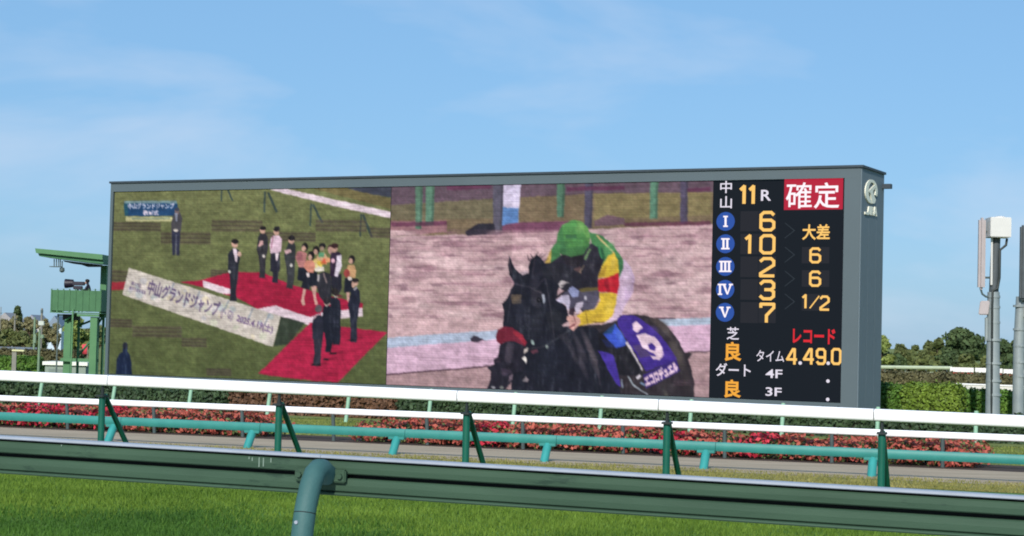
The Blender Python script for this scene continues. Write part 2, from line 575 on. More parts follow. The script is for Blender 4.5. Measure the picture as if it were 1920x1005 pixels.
# ------------------------------------------------------------------ azalea beds and hedges
M_azleaf = mat('azalea leaf', (66, 84, 46), 0.7, scale=3, col2=(104, 112, 62), island=0.35)
M_salmon = mat('salmon azalea blossom', (170, 76, 66), 0.7, scale=2.0, col2=(190, 104, 86), island=0.28, transl=0.2)
M_crimson = mat('crimson azalea blossom', (184, 30, 56), 0.65, scale=2.0, col2=(200, 58, 74), island=0.25, transl=0.2)

def bed(name, label, pxa, pxb, reds, seed):
    rng = np.random.default_rng(seed)
    Z0 = 43.15
    A = rail_pt(pxa, 800, Z0)
    B_ = rail_pt(pxb, 800, Z0)
    A.z = B_.z = 0
    L = (B_ - A).length
    mid = A.lerp(B_, .5)
    root = empty(name, (mid.x, mid.y, gz(mid.x, mid.y)), label, 'azalea hedge')
    lv, sv, rv = [], [], []
    twig = MB()
    s = 0.3
    while s < L - 0.2:
        for row in (-0.45, 0.35):
            c = A + E_R * (s + rng.normal(0, .08)) + N_R * (row + rng.normal(0, .06))
            g = gz(c.x, c.y)
            w = rng.uniform(.44, .60)
            h = rng.uniform(.44, .53) + (0.03 if row > 0 else 0)
            twig.tube([Vector((c.x, c.y, g - .02)), Vector((c.x, c.y, g + h * .5))], [0.03, 0.015], 6)
            cc = (c.x, c.y, g + h * 0.48)
            P, D = blob_points(cc, (w, w, h * 0.56), 230, rng, 0.6)
            lv.append((P, D, rng.uniform(.07, .13, len(P))))
            P, D = blob_points(cc, (w * 1.04, w * 1.04, h * 0.6), 560, rng, 0.9)
            keep = P[:, 2] > g + 0.06
            P, D = P[keep], D[keep]
            # patchy flowering
            ph = np.sin(P[:, 0] * 3.1 + seed) * np.sin(P[:, 1] * 2.3 + P[:, 2] * 5) + rng.normal(0, .5, len(P))
            P, D = P[ph > -0.5], D[ph > -0.5]
            px = 0.0
            red = any(abs(s - r) < rw for r, rw in reds)
            (rv if red else sv).append((P, D, rng.uniform(.08, .15, len(P))))
        s += rng.uniform(.62, .80)
    tag(twig.build('stem', mat('azalea stem', (70, 52, 40), 0.8), root), kind='stuff')
    for nm, lst, m in (('foliage', lv, M_azleaf), ('blossom', sv, M_salmon), ('blossom', rv, M_crimson)):
        if not lst:
            continue
        V, Fq = leaf_quads(np.concatenate([a[0] for a in lst]), np.concatenate([a[1] for a in lst]), np.concatenate([a[2] for a in lst]), rng)
        o = np_mesh(nm, V, Fq, m, root)
        if m is M_crimson:
            tag(o, 'crimson blossom patches among the salmon flowers')
bed('azalea_hedge', 'shorter row of salmon azaleas beside the camera tower', -180, 516, [(4.3, .5), (6.2, .4)], 3)
bed('azalea_hedge', 'longer row of salmon and crimson azaleas under the results panel', 700, 1846, [(3.0, .4), (7.6, .4), (9.4, .35), (12.9, .3)], 5)

def hedge(name, label, p0, p1, depth, zt, leafm, n, leaf, seed, rough=0.08, group=None, cat='hedge', corem=None):
    """clipped hedge: solid inner mass, leaves over its top, front and ends. p0, p1: ends of the front foot"""
    rng = np.random.default_rng(seed)
    p0, p1 = Vector(p0), Vector(p1)
    d = (p1 - p0)
    d.z = 0
    L = d.length
    e = d.normalized()
    nrm = Vector((-e.y, e.x, 0))
    if nrm.y < 0:
        nrm = -nrm
    g0 = min(gz(p0.x, p0.y), gz(p1.x, p1.y)) - 0.05
    mid = p0.lerp(p1, .5)
    root = empty(name, (mid.x, mid.y, gz(mid.x, mid.y)), label, cat, group)
    H = zt - g0
    core = MB().box(Vector((mid.x, mid.y, 0)) + nrm * depth / 2 + Vector((0, 0, g0 + (H - .12) / 2)), (L - .2, depth - .2, H - .12), (e, nrm, Vector((0, 0, 1))))
    core.build('branches', corem or mat('hedge inner twigs', (40, 44, 28), 0.9, var=0.3), root)
    # faces: front, back, top, ends
    areas = np.array([L * H, L * H * .4, L * depth, depth * H, depth * H])
    cnt = (areas / areas.sum() * n).astype(int)
    Ps, Ns = [], []
    E, Nn, U = np.array(e), np.array(nrm), np.array([0, 0, 1.0])
    o = np.array([p0.x, p0.y, g0])
    for k, c in enumerate(cnt):
        u, v = rng.random(c)[:, None], rng.random(c)[:, None]
        if k == 0: P, N = o + E * u * L + U * v * H, -Nn
        elif k == 1: P, N = o + E * u * L + U * v * H + Nn * depth, Nn
        elif k == 2: P, N = o + E * u * L + Nn * v * depth + U * H, U
        elif k == 3: P, N = o + Nn * u * depth + U * v * H, -E
        else: P, N = o + Nn * u * depth + U * v * H + E * L, E
        wob = np.sin(P[:, :1] * 2.1 + P[:, 2:] * 3 + seed) * np.sin(P[:, 1:2] * 2.7 + P[:, 2:] * 1.3)
        P = P + N * (wob * rough + rng.normal(0, rough * .7, (c, 1)))
        Ps.append(P)
        Ns.append(np.tile(N, (c, 1)))
    P, N = np.concatenate(Ps), np.concatenate(Ns)
    P = P + np.stack([rng.normal(0, .03, len(P))] * 3, 1)
    V, Fq = leaf_quads(P, N, rng.uniform(.6, 1.4, len(P)) * leaf, rng)
    np_mesh('foliage', V, Fq, leafm, root)
    return root

M_hdark = mat('dark hedge leaf', (38, 58, 38), 0.7, scale=1.2, col2=(62, 82, 50), island=0.35)
M_hbrown = mat('bronze hedge leaf', (88, 62, 46), 0.75, scale=1.4, col2=(106, 76, 54), island=0.3)
M_hgreen = mat('green hedge leaf', (52, 90, 28), 0.7, scale=0.9, col2=(90, 122, 40), island=0.35)
M_hyel = mat('yellow green hedge leaf', (88, 112, 34), 0.7, scale=0.8, col2=(114, 136, 46), island=0.3)
M_hdry = mat('dry hedge leaf', (72, 72, 46), 0.8, scale=0.8, col2=(104, 98, 66), island=0.3)

ZH = 61.0
def zrow(px, Z0, lift=0.0):
    p = rail_pt(px, 740, Z0)
    p.z = 0
    return p
for (xa, xb, m, lab, zt, sd) in (
        (-260, 60, M_hdark, 'clipped dark hedge in front of the camera tower', -0.52, 1),
        (64, 428, M_hdark, 'clipped dark green hedge below the ceremony picture', -0.52, 2),
        (432, 742, M_hbrown, 'bronze brown clipped hedge below the red carpet picture', -0.52, 3),
        (746, 1262, M_hdark, 'clipped dark green hedge below the jockey picture', -0.52, 4),
        (1270, 1640, M_hdark, 'clipped dark hedge below the results panel', -0.52, 5),
        (1652, 2150, M_hdark, 'low dark hedge at the foot of the antenna masts', -0.52, 6)):
    a, b = zrow(xa, ZH), zrow(xb, ZH)
    hedge('hedge', lab, a, b, 1.2, zt, m, int(1100 * (b - a).length), 0.15, 20 + sd, group=None)

# ------------------------------------------------------------------ the video board
TH = math.radians(27.3)
YB = 75.0
C0 = at(1608, 652, YB)
C0.z = 0
ES = Vector((-math.cos(TH), math.sin(TH), 0))      # along the front, to the left
NB = Vector((-math.sin(TH), -math.cos(TH), 0))     # out of the front
US = Vector((0, 0, 1))
def plane_hit(px, py, p0, nrm):
    d = Vector(ray(px, py))
    o = Vector((0, 0, EYE))
    t = (p0 - o).dot(nrm) / d.dot(nrm)
    return o + d * t
def bs(px, py, inset=0.0):
    """photograph spot -> (distance along the board front from its right corner, height)"""
    h = plane_hit(px, py, C0 - NB * inset, NB)
    return (h - C0).dot(ES), h.z
SW = bs(202, 520)[0]
ZT = bs(1606, 314)[1]
DEP = 3.35
INS = 0.10
S_R, Z_T = bs(1584, 335, INS)
Z_B = bs(1582, 755, INS)[1]
S_L = bs(210, 520, INS)[0]
S_12 = bs(729, 530, INS)[0]
S_23 = bs(1334, 540, INS)[0]
gB = -1.9
M_bfront = mat('board grey panel', (82, 94, 100), 0.6, scale=0.35, var=0.05)
M_bside = mat('board grey side cladding', (98, 111, 119), 0.6, scale=0.4, var=0.05)
M_bdark = mat('board dark trim', (52, 62, 70), 0.6, var=0.1)
board = empty('video_board', (C0.x, C0.y, gB), 'huge grey video board showing a ceremony, a jockey and race results', 'video board')
AXB = (ES, NB, US)
def bp(s, z, out=0.0):
    return C0 + ES * s + NB * out + US * z
def bbox(s0, s1, z0, z1, o0, o1, name, m, bevel=0.0, parent=None):
    return MB().box(bp((s0 + s1) / 2, (z0 + z1) / 2, (o0 + o1) / 2), (abs(s1 - s0), abs(o1 - o0), abs(z1 - z0)), AXB).build(name, m, parent or board, bevel=bevel)
bbox(0.02, SW - 0.02, gB, ZT - 0.02, -DEP, -0.25, 'cabinet', M_bside)
bbox(0, SW, Z_T + 0.02, ZT, -0.249, 0, 'top_beam', M_bfront)
bbox(0, SW, gB, Z_B - 0.02, -0.249, 0, 'bottom_beam', M_bfront)
bbox(0, S_R - 0.02, Z_B - 0.019, Z_T + 0.019, -0.249, 0, 'side_beam', M_bfront)
bbox(S_L + 0.02, SW, Z_B - 0.019, Z_T + 0.019, -0.249, 0, 'side_beam', M_bfront)
# side cladding sheets with thin joints
nsh = 3
for k in range(nsh):
    a, b = -0.02 - k * DEP / nsh, -0.02 - (k + 1) * DEP / nsh
    bbox(-0.05, 0.019, gB, ZT - 0.001, a - 0.006, b + 0.006, 'side_panel', M_bside)
bbox(-0.12, SW + 0.06, ZT, ZT + 0.10, -DEP - 0.08, 0.07, 'coping', M_bdark)
bbox(-0.42, -0.05, ZT - 0.62, ZT - 0.42, -DEP + 0.3, -DEP + 0.02, 'floodlight_bracket', M_bdark)
bbox(S_R - 0.01, S_L + 0.01, Z_B - 0.01, Z_T + 0.01, -0.249, -INS - 0.02, 'screen_backing', M_gap)

# ---- the pictures shown on the two video screens, rasterised LED by LED
PITCH_LED = 0.036
SS = 3
def text_shape(body, offset=0.0):
    c = bpy.data.curves.new('lettering', 'FONT')
    c.body = body
    c.fill_mode = 'FRONT'
    c.offset = offset
    c.resolution_u = 3
    o = bpy.data.objects.new('lettering', c)
    COL.objects.link(o)
    me = o.evaluated_get(bpy.context.evaluated_depsgraph_get()).to_mesh()
    V = np.array([v.co[:2] for v in me.vertices]) if len(me.vertices) else np.zeros((0, 2))
    Fc = [tuple(p.vertices) for p in me.polygons]
    o.evaluated_get(bpy.context.evaluated_depsgraph_get()).to_mesh_clear()
    bpy.data.objects.remove(o)
    bpy.data.curves.remove(c)
    lo, hi = V.min(0), V.max(0)
    return (V - lo) / (hi - lo), Fc        # unit box, y up

class Screen:
    def __init__(s, s_left, s_right, z_top, z_bot):
        s.sl, s.sr, s.zt, s.zb = s_left, s_right, z_top, z_bot
        s.W = int((s_left - s_right) / PITCH_LED) + 1
        s.H = int((z_top - z_bot) / PITCH_LED) + 1
        s.im = np.zeros((s.H * SS, s.W * SS, 3))
    def uv(s, px, py):
        a, z = bs(px, py, INS)
        return (s.sl - a) / (s.sl - s.sr) * s.W * SS, (s.zt - z) / (s.zt - s.zb) * s.H * SS
    def poly_uv(s, P, col, alpha=1.0):
        P = np.asarray(P, float)
        x0, y0 = np.floor(P.min(0)).astype(int)
        x1, y1 = np.ceil(P.max(0)).astype(int) + 1
        x0, y0, x1, y1 = max(x0, 0), max(y0, 0), min(x1, s.W * SS), min(y1, s.H * SS)
        if x1 <= x0 or y1 <= y0:
            return
        X, Y = np.meshgrid(np.arange(x0, x1) + .5, np.arange(y0, y1) + .5)
        ins = np.zeros(X.shape, bool)
        n = len(P)
        for i in range(n):
            (xa, ya), (xb, yb) = P[i], P[(i + 1) % n]
            if ya == yb:
                continue
            c = ((ya > Y) != (yb > Y)) & (X < (xb - xa) * (Y - ya) / (yb - ya) + xa)
            ins ^= c
        w = ins[..., None] * alpha
        reg = s.im[y0:y1, x0:x1]
        reg[:] = reg * (1 - w) + np.asarray(col, float) * w
    def poly(s, pts, col, alpha=1.0):
        s.poly_uv([s.uv(*p) for p in pts], col, alpha)
    def ell(s, c, rx, ry, col, alpha=1.0, n=18, rot=0.0):
        pts = []
        for k in range(n):
            t = 2 * math.pi * k / n
            x, y = rx * math.cos(t), ry * math.sin(t)
            pts.append((c[0] + x * math.cos(rot) - y * math.sin(rot), c[1] + x * math.sin(rot) + y * math.cos(rot)))
        s.poly(pts, col, alpha)
    def line(s, p, q, w, col, alpha=1.0, w2=None):
        dx, dy = q[0] - p[0], q[1] - p[1]
        L = math.hypot(dx, dy) + 1e-9
        nx, ny = -dy / L / 2, dx / L / 2
        w2 = w if w2 is None else w2
        s.poly([(p[0] + nx * w, p[1] + ny * w), (q[0] + nx * w2, q[1] + ny * w2), (q[0] - nx * w2, q[1] - ny * w2), (p[0] - nx * w, p[1] - ny * w)], col, alpha)
    def glow(s, c, rx, ry, col, a=.5, rot=0.0):
        for k in range(5):
            q = 1 - k * .18
            s.ell(c, rx * q, ry * q, col, a * .34, 20, rot)
    def text(s, body, quad, col, alpha=1.0, offset=0.0):
        """quad: photograph spots of the text's top-left, top-right, bottom-right, bottom-left"""
        V, Fc = text_shape(body, offset)
        q = [np.array(p, float) for p in quad]
        for f in Fc:
            pts = []
            for i in f:
                u, v = V[i]
                top = q[0] * (1 - u) + q[1] * u
                bot = q[3] * (1 - u) + q[2] * u
                pts.append(tuple(bot * (1 - v) + top * v))
            s.poly(pts, col, alpha)
    def noise(s, amp, sx, sy, seed, thr=None, raw=False):
        """soft mottling; with thr, blends streaks of col"""
        rng = np.random.default_rng(seed)
        hh, ww = s.H * SS, s.W * SS
        a = rng.random((int(hh / sy) + 3, int(ww / sx) + 3))
        ys, xs = np.arange(hh) / sy, np.arange(ww) / sx
        yi, xi = ys.astype(int), xs.astype(int)
        fy, fx = (ys - yi)[:, None], (xs - xi)[None]
        fy, fx = fy * fy * (3 - 2 * fy), fx * fx * (3 - 2 * fx)
        b = (a[np.ix_(yi, xi)] * (1 - fy) * (1 - fx) + a[np.ix_(yi + 1, xi)] * fy * (1 - fx)
             + a[np.ix_(yi, xi + 1)] * (1 - fy) * fx + a[np.ix_(yi + 1, xi + 1)] * fy * fx)
        if raw:
            return b
        if thr is None:
            s.im *= 1 + amp * (b[..., None] - .5) * 2
        else:
            return np.clip((b - thr) / (1 - thr) * 2.2, 0, 1)
    def build(s, name, strength=1.0, warp=1.0):
        # the moving camera's picture is never ruler sharp: outlines wander a little, cloth and coats are mottled
        big = s.im
        hh, ww = big.shape[:2]
        f = lambda sx, sy, sd: s.noise(0, sx, sy, sd, raw=True) - .5
        dx = warp * 5.0 * f(11, 9, 31) + warp * 5.5 * f(30, 24, 32)
        dy = warp * 5.0 * f(9, 11, 33) + warp * 5.5 * f(26, 28, 34)
        yy, xx = np.mgrid[0:hh, 0:ww]
        big = big[np.clip((yy + dy).round().astype(int), 0, hh - 1), np.clip((xx + dx).round().astype(int), 0, ww - 1)]
        lum = big.mean(2)
        dark = np.clip((90 - lum) / 50, 0, 1)
        coat = f(9, 34, 41) + .8 * f(22, 60, 42) + .6 * f(5, 8, 43)
        big = big + (dark * coat * 11)[..., None] + (dark * np.clip(coat - .25, 0, 1) * 34)[..., None]
        mid = (1 - dark)
        big = big * (1 + .16 * mid * (f(7, 5, 44) + .8 * f(26, 14, 45)))[..., None]
        im = big.reshape(s.H, SS, s.W, SS, 3).mean((1, 3))
        im = np.clip(im, 0, 255)
        # slight bleed between neighbouring LEDs
        rng = np.random.default_rng(5)
        p = np.pad(im, ((1, 1), (1, 1), (0, 0)), 'edge')
        im = (p[1:-1, 1:-1] * 6 + p[:-2, 1:-1] + p[2:, 1:-1] + p[1:-1, :-2] + p[1:-1, 2:]) / 10
        gy = rng.random((s.H // 5 + 2, s.W // 9 + 2)).repeat(5, 0).repeat(9, 1)[:s.H, :s.W]
        gy = (gy + np.roll(gy, 2, 0) + np.roll(gy, 3, 1) + np.roll(gy, 4, 1) + np.roll(gy, -2, 0)) / 5
        im = im * (1 + .10 * (gy - .5))[..., None] + 5 * (gy - .5)[..., None]
        rng = np.random.default_rng(5)
        im = im * (1 + rng.normal(0, .030, im.shape[:2]))[..., None] + rng.normal(0, 1.6, im.shape)
        im *= (1 + 0.06 * np.where(np.arange(s.H) % 3 == 0, -1, .5))[:, None, None]   # LED rows
        nb = 10                                                                      # rows of each LED module refresh a little unevenly
        rows = 1 + rng.normal(0, .03, (s.H, nb))
        im *= rows[:, (np.arange(s.W) * nb // s.W)][..., None]
        im = np.clip(im, 0, 255)
        L = lin(im)
        off = np.array(board.location)
        js, is_ = np.meshgrid(np.arange(s.W + 1) / s.W, np.arange(s.H + 1) / s.H)
        a = s.sl + (s.sr - s.sl) * js
        z = s.zt + (s.zb - s.zt) * is_
        base = np.array(C0 - NB * INS)
        V = base[None, None] + np.array(ES)[None, None] * a[..., None] + np.array([0, 0, 1.0])[None, None] * z[..., None]
        V = V.reshape(-1, 3)
        i, j = np.meshgrid(np.arange(s.H), np.arange(s.W), indexing='ij')
        k = (i * (s.W + 1) + j).ravel()
        Fq = np.stack([k, k + s.W + 1, k + s.W + 2, k + 1], 1)
        lp = np.pad(L, ((0, 1), (0, 1), (0, 0)), 'edge')
        lq = np.pad(L, ((1, 0), (1, 0), (0, 0)), 'edge')
        vc = ((lp + lq) / 2).reshape(-1, 3)
        o = np_mesh(name, V, Fq, None, board)
        at_ = o.data.color_attributes.new('picture', 'FLOAT_COLOR', 'POINT')
        at_.data.foreach_set('color', np.concatenate([vc, np.ones((len(vc), 1))], 1).astype(np.float32).ravel())
        m = bpy.data.materials.new('lit video screen')
        m.use_nodes = True
        n, l = m.node_tree.nodes, m.node_tree.links
        p = n['Principled BSDF']
        p.inputs['Base Color'].default_value = (0.004, 0.004, 0.005, 1)
        p.inputs['Roughness'].default_value = 0.7
        p.inputs['Specular IOR Level'].default_value = 0.06
        an = n.new('ShaderNodeAttribute')
        an.attribute_name = 'picture'
        l.new(an.outputs['Color'], p.inputs['Emission Color'])
        p.inputs['Emission Strength'].default_value = strength * LED_GAIN
        o.data.materials.append(m)
        return o

def Z(x0, y0, k):
    return lambda *a: [(x0 + x / k, y0 + y / k) for x, y in a]
Z1 = Z(190, 330, 2.513)
ZA = Z(200, 340, 5.026)
ZB = Z(460, 400, 5.025)
ZC = Z(200, 490, 4.37)
ZD = Z(480, 560, 5.912)
Z2 = Z(720, 320, 2.284)
ZE = Z(900, 390, 4.569)
ZF = Z(900, 560, 5.291)
ZG = Z(1080, 560, 5.288)

def picture_ceremony():
    s = Screen(S_L, S_12 + 0.015, Z_T, Z_B)
    g = np.linspace(0, 1, s.H * SS)[:, None, None]
    s.im[:] = np.array([112, 116, 76]) * (1 - g) + np.array([82, 92, 54]) * g
    s.noise(.06, 14, 5, 1); s.noise(.05, 60, 40, 2); s.noise(.07, 4, 3, 3)
    # far rail of the course and its posts
    s.poly(Z1((1120, 48), (1400, 44), (1400, 108), (1270, 86)), (62, 66, 80))
    s.poly(Z1((1000, 60), (1120, 50), (1400, 115), (1400, 165)), (112, 100, 66), .8)
    s.poly(Z1((762, 56), (872, 60), (1385, 174), (1385, 203), (1100, 142)), (224, 206, 216))
    for a, b, w in (((770, 72), (768, 172), 9), ((785, 78), (828, 170), 11), ((988, 130), (984, 236), 8), ((996, 134), (1042, 222), 11),
                    ((1223, 178), (1220, 286), 9), ((1232, 180), (1275, 290), 12), ((567, 66), (566, 120), 7), ((596, 66), (618, 116), 8)):
        s.line(Z1(a)[0], Z1(b)[0], w / 2.513, (58, 72, 68))
    # LED modules refreshing darker
    for (x0, y0, x1, y1) in ((52, 215, 280, 258), (280, 262, 515, 320), (520, 205, 760, 262), (770, 262, 1010, 308), (1010, 205, 1250, 262),
                             (1265, 240, 1365, 292), (45, 440, 122, 500), (515, 440, 600, 475), (35, 672, 145, 712), (147, 705, 378, 760),
                             (378, 760, 497, 805), (495, 905, 612, 940)):
        s.poly(Z1((x0, y0), (x1, y0 + 3), (x1, y1 + 3), (x0, y1)), (80, 70, 60), .45)
        for k in range(3):
            yy = y0 + (y1 - y0) * (k + .5) / 3
            s.line(Z1((x0, yy))[0], Z1((x1, yy + 3))[0], 2.0, (62, 48, 50), .6)
    # stage with its red carpet
    s.poly(Z1((36, 500), (118, 498), (110, 536), (36, 538)), (150, 42, 54))
    RED = (166, 28, 62)
    s.poly(Z1((372, 500), (470, 492), (500, 482), (610, 452), (760, 455), (880, 505), (1030, 555), (1130, 578), (1232, 600), (1232, 628), (1120, 642),
              (985, 670), (820, 616), (740, 628), (640, 575), (480, 525)), RED)
    for k in range(9):
        s.line(Z1((560 + 30 * k, 470 + 18 * k))[0], Z1((880 + 30 * k, 520 + 14 * k))[0], 1.3, (140, 22, 52), .5)
    PW = (226, 206, 216)
    s.poly(Z1((478, 492), (632, 540), (600, 556), (560, 552), (480, 524)), PW)
    s.poly(Z1((738, 626), (820, 611), (985, 666), (1030, 648), (1030, 680), (978, 702), (830, 657), (770, 640)), PW)
    s.poly(Z1((1110, 636), (1232, 620), (1232, 660), (1110, 674)), PW)
    # carpet down to the turf
    s.poly(Z1((738, 932), (985, 690), (1060, 700), (1120, 708), (1348, 736), (1115, 972), (900, 955)), (172, 32, 68))
    for k in range(6):
        s.line(Z1((985, 905 + 12 * k))[0], Z1((1115, 908 + 12 * k))[0], 2, (132, 18, 48), .6)
    for k in range(7):
        s.line(Z1((880 + 0 * k, 745 + 14 * k))[0], Z1((1000, 745 + 14 * k))[0], 1.6, (142, 22, 52), .5)
        s.line(Z1((1120, 718 + 9 * k))[0], Z1((1290, 728 + 9 * k))[0], 1.4, (142, 22, 52), .5)
    # banner lying on the turf
    s.poly(Z1((845, 662), (960, 690), (880, 795), (812, 803)), (44, 54, 46), .85)
    s.poly(Z1((130, 432), (845, 660), (808, 805), (100, 560)), (200, 191, 182))
    rng = np.random.default_rng(3)
    def onb(u, v):
        a = np.array((130, 432)) * (1 - u) + np.array((845, 660)) * u
        b = np.array((100, 560)) * (1 - u) + np.array((808, 805)) * u
        return Z1(tuple(a * (1 - v) + b * v))[0]
    for k in range(46):
        u, v = rng.uniform(.03, .97), rng.uniform(.1, .9)
        c = [(186, 186, 196), (222, 208, 178), (170, 184, 190), (230, 218, 214), (196, 200, 176)][k % 5]
        p = onb(u, v)
        s.ell(p, rng.uniform(3, 9), rng.uniform(3, 8), c, .55, rot=rng.uniform(0, 3))
    for u in (.30, .47, .66, .82, .93):
        s.line(onb(u, .02), onb(u - .015, .45), 3.5, (120, 132, 150), .6)
    INK = (92, 76, 110)
    def btext(t, u0, u1, v0, v1, off=0.0, col=INK, al=1):
        s.text(t, (onb(u0, v0), onb(u1, v0), onb(u1, v1), onb(u0, v1)), col, al, off)
    btext('第27回', .035, .10, .42, .56, .01)
    btext('農林水産省賞典', .03, .14, .60, .74, .01)
    btext('中山グランドジャンプ', .145, .615, .16, .70, .03)
    btext('中山グランドジャンプ', .141, .611, .14, .68, .0, (150, 140, 160), .35)
    btext('(J・GI)', .63, .71, .34, .68, .02, (130, 112, 142))
    btext('2025.4.19(土)', .735, .975, .34, .66, .03, (112, 90, 128))
    for (x, y, L_) in ((150, 606, 60), (276, 652, 60), (416, 706, 60), (560, 700, 50), (660, 690, 50), (850, 768, 60), (1010, 760, 40)):
        s.line(ZB((x, y))[0], ZB((x + L_, y + 16))[0], 4.0, (120, 22, 50), .6)
    for (x, y) in ((670, 742), (780, 682), (850, 616), (1064, 464)):
        s.line(ZD((x, y))[0], ZD((x + 120, y - 30))[0], 5.0, (128, 22, 50), .6)
    # caption
    s.poly(ZA((165, 186), (660, 182), (662, 212), (165, 212)), (116, 142, 148))
    s.poly(ZA((160, 208), (668, 206), (664, 326), (170, 328)), (30, 68, 108))
    s.poly(ZA((160, 208), (200, 208), (205, 328), (170, 328)), (40, 92, 104), .7)
    s.poly(ZA((180, 334), (640, 336), (640, 376), (180, 378)), (186, 182, 136))
    s.line(ZA((235, 352))[0], ZA((595, 350))[0], 2.6, (110, 128, 112), .8)
    s.text('中山グランドジャンプ', ZA((200, 208), (638, 206), (634, 258), (202, 260)), (226, 222, 240), 1, .03)
    s.text('表彰式', ZA((340, 270), (492, 270), (490, 320), (342, 320)), (232, 214, 228), 1, .03)
    SK, SUIT, NAVY, HAIR = (196, 156, 140), (38, 40, 50), (30, 34, 52), (26, 22, 24)
    # guard behind the caption
    s.poly(ZA((622, 330), (650, 285), (690, 288), (712, 350), (700, 470), (612, 470), (606, 400)), (72, 70, 76))
    s.ell(ZA((662, 278))[0], 4.6, 6.2, (118, 100, 98)); s.ell(ZA((664, 264))[0], 4.8, 3.6, (60, 64, 78))
    s.poly(ZA((640, 300), (668, 300), (664, 372), (652, 380)), (150, 156, 176), .8)
    s.poly(ZA((614, 466), (694, 466), (690, 600), (684, 696), (656, 696), (650, 560), (644, 696), (618, 694)), (44, 46, 66))
    s.poly(ZA((650, 500), (664, 500), (660, 690), (648, 690)), (110, 112, 126), .7)
    s.ell(ZA((650, 462))[0], 4.4, 2.4, (216, 206, 196))
    def man(z, head, hr, jacket, legs, col=SUIT, legcol=None, hair=HAIR, skin=SK, back=False):
        s.poly(z(*legs), legcol or col)
        s.poly(z(*jacket), col)
        h = z(head)[0]
        if not back:
            s.ell(h, hr * .82, hr, skin)
            s.ell((h[0] + hr * .12, h[1] - hr * .55), hr * .92, hr * .62, hair)
        else:
            s.ell(h, hr * .9, hr, hair)
    # announcer
    man(ZA, (1206, 588), 7.6, ((1186, 632), (1224, 632), (1252, 660), (1256, 740), (1240, 800), (1238, 870), (1160, 872), (1152, 840), (1140, 830), (1146, 680)),
        ((1156, 860), (1240, 860), (1232, 960), (1220, 1040), (1226, 1130), (1160, 1128), (1168, 1000)))
    s.poly(ZA((1186, 634), (1222, 632), (1234, 700), (1228, 760), (1212, 756)), (214, 196, 206))
    s.ell(ZA((1250, 686))[0], 3.6, 4.4, (206, 168, 156)); s.ell(ZA((1156, 850))[0], 2.6, 2.8, (226, 220, 216))
    # owner and connections on the stage
    man(ZB, (164, 160), 6.6, ((140, 190), (186, 186), (212, 230), (214, 330), (200, 396), (120, 396), (106, 340), (120, 230)),
        ((124, 390), (196, 390), (190, 520), (186, 612), (130, 610), (138, 520)), (46, 44, 50))
    s.poly(ZB((136, 262), (168, 256), (172, 290), (120, 318)), (214, 168, 166)); s.ell(ZB((174, 404))[0], 2.6, 3.0, (206, 196, 190))
    man(ZB, (292, 172), 6.6, ((262, 206), (318, 206), (344, 240), (338, 360), (300, 372), (236, 372), (226, 300), (240, 240)),
        ((240, 366), (326, 366), (326, 540), (312, 560), (304, 656), (250, 650), (262, 556), (234, 540)), (222, 192, 208), (36, 36, 48))
    s.poly(ZB((268, 150), (276, 124), (320, 122), (330, 152)), (30, 28, 34))
    s.poly(ZB((284, 376), (318, 372), (300, 440), (286, 448)), (216, 200, 208)); s.line(ZB((262, 210))[0], ZB((244, 330))[0], 2.4, (170, 118, 140))
    man(ZB, (432, 254), 6.8, ((404, 280), (456, 270), (474, 310), (472, 400), (466, 470), (376, 470), (366, 390), (390, 320)),
        ((376, 460), (466, 460), (462, 600), (446, 712), (388, 704), (396, 590)), (50, 52, 56))
    s.poly(ZB((362, 350), (424, 338), (436, 362), (384, 388)), (206, 168, 172)); s.ell(ZB((432, 490))[0], 2.8, 3.4, (196, 192, 188))
    s.ell(ZB((436, 232))[0], 6, 5.4, (28, 24, 28))
    def woman(hx, hy, top, skirt, legs, topc=(196, 138, 122)):
        for L in legs:
            s.poly(ZB(*L), (206, 162, 150))
        s.poly(ZB(*skirt), (28, 32, 44))
        s.poly(ZB(*top), topc)
        s.ell(ZB((hx, hy))[0], 6.4, 8.4, HAIR); s.ell(ZB((hx - 10, hy + 14))[0], 4.0, 5.2, SK)
    woman(560, 318, ((520, 350), (580, 380), (570, 440), (556, 512), (506, 508), (470, 420), (490, 360)),
          ((500, 505), (566, 508), (604, 560), (600, 650), (490, 630)), (), (176, 118, 116))
    s.poly(ZB((478, 380), (530, 350), (540, 440), (500, 460)), (150, 92, 100), .8)
    # jockey, flowers, heads behind
    s.ell(ZB((668, 348))[0], 6.4, 8, HAIR); s.ell(ZB((664, 366))[0], 4, 5, SK)
    s.ell(ZB((726, 310))[0], 6.2, 6.4, (28, 26, 30)); s.ell(ZB((722, 332))[0], 4, 4.6, (140, 120, 104))
    s.ell(ZB((800, 330))[0], 5, 7, (60, 40, 44)); s.ell(ZB((800, 350))[0], 4.4, 7, (190, 150, 140))
    s.poly(ZB((690, 380), (742, 366), (776, 420), (760, 520), (680, 540), (640, 470)), (206, 166, 130))
    s.poly(ZB((690, 372), (745, 370), (742, 416), (690, 414)), (92, 150, 112))
    for (x, y, c) in ((668, 450, (222, 190, 120)), (700, 470, (204, 176, 70)), (736, 466, (196, 110, 62)), (752, 448, (210, 96, 74)), (724, 500, (220, 196, 96)),
                      (690, 520, (232, 222, 206)), (746, 500, (96, 104, 70)), (780, 440, (214, 150, 110)), (660, 500, (214, 204, 140))):
        s.ell(ZB((x, y))[0], 5.2, 4.4, c)
    s.poly(ZB((648, 520), (740, 500), (742, 540), (700, 550), (660, 545)), (226, 216, 204))
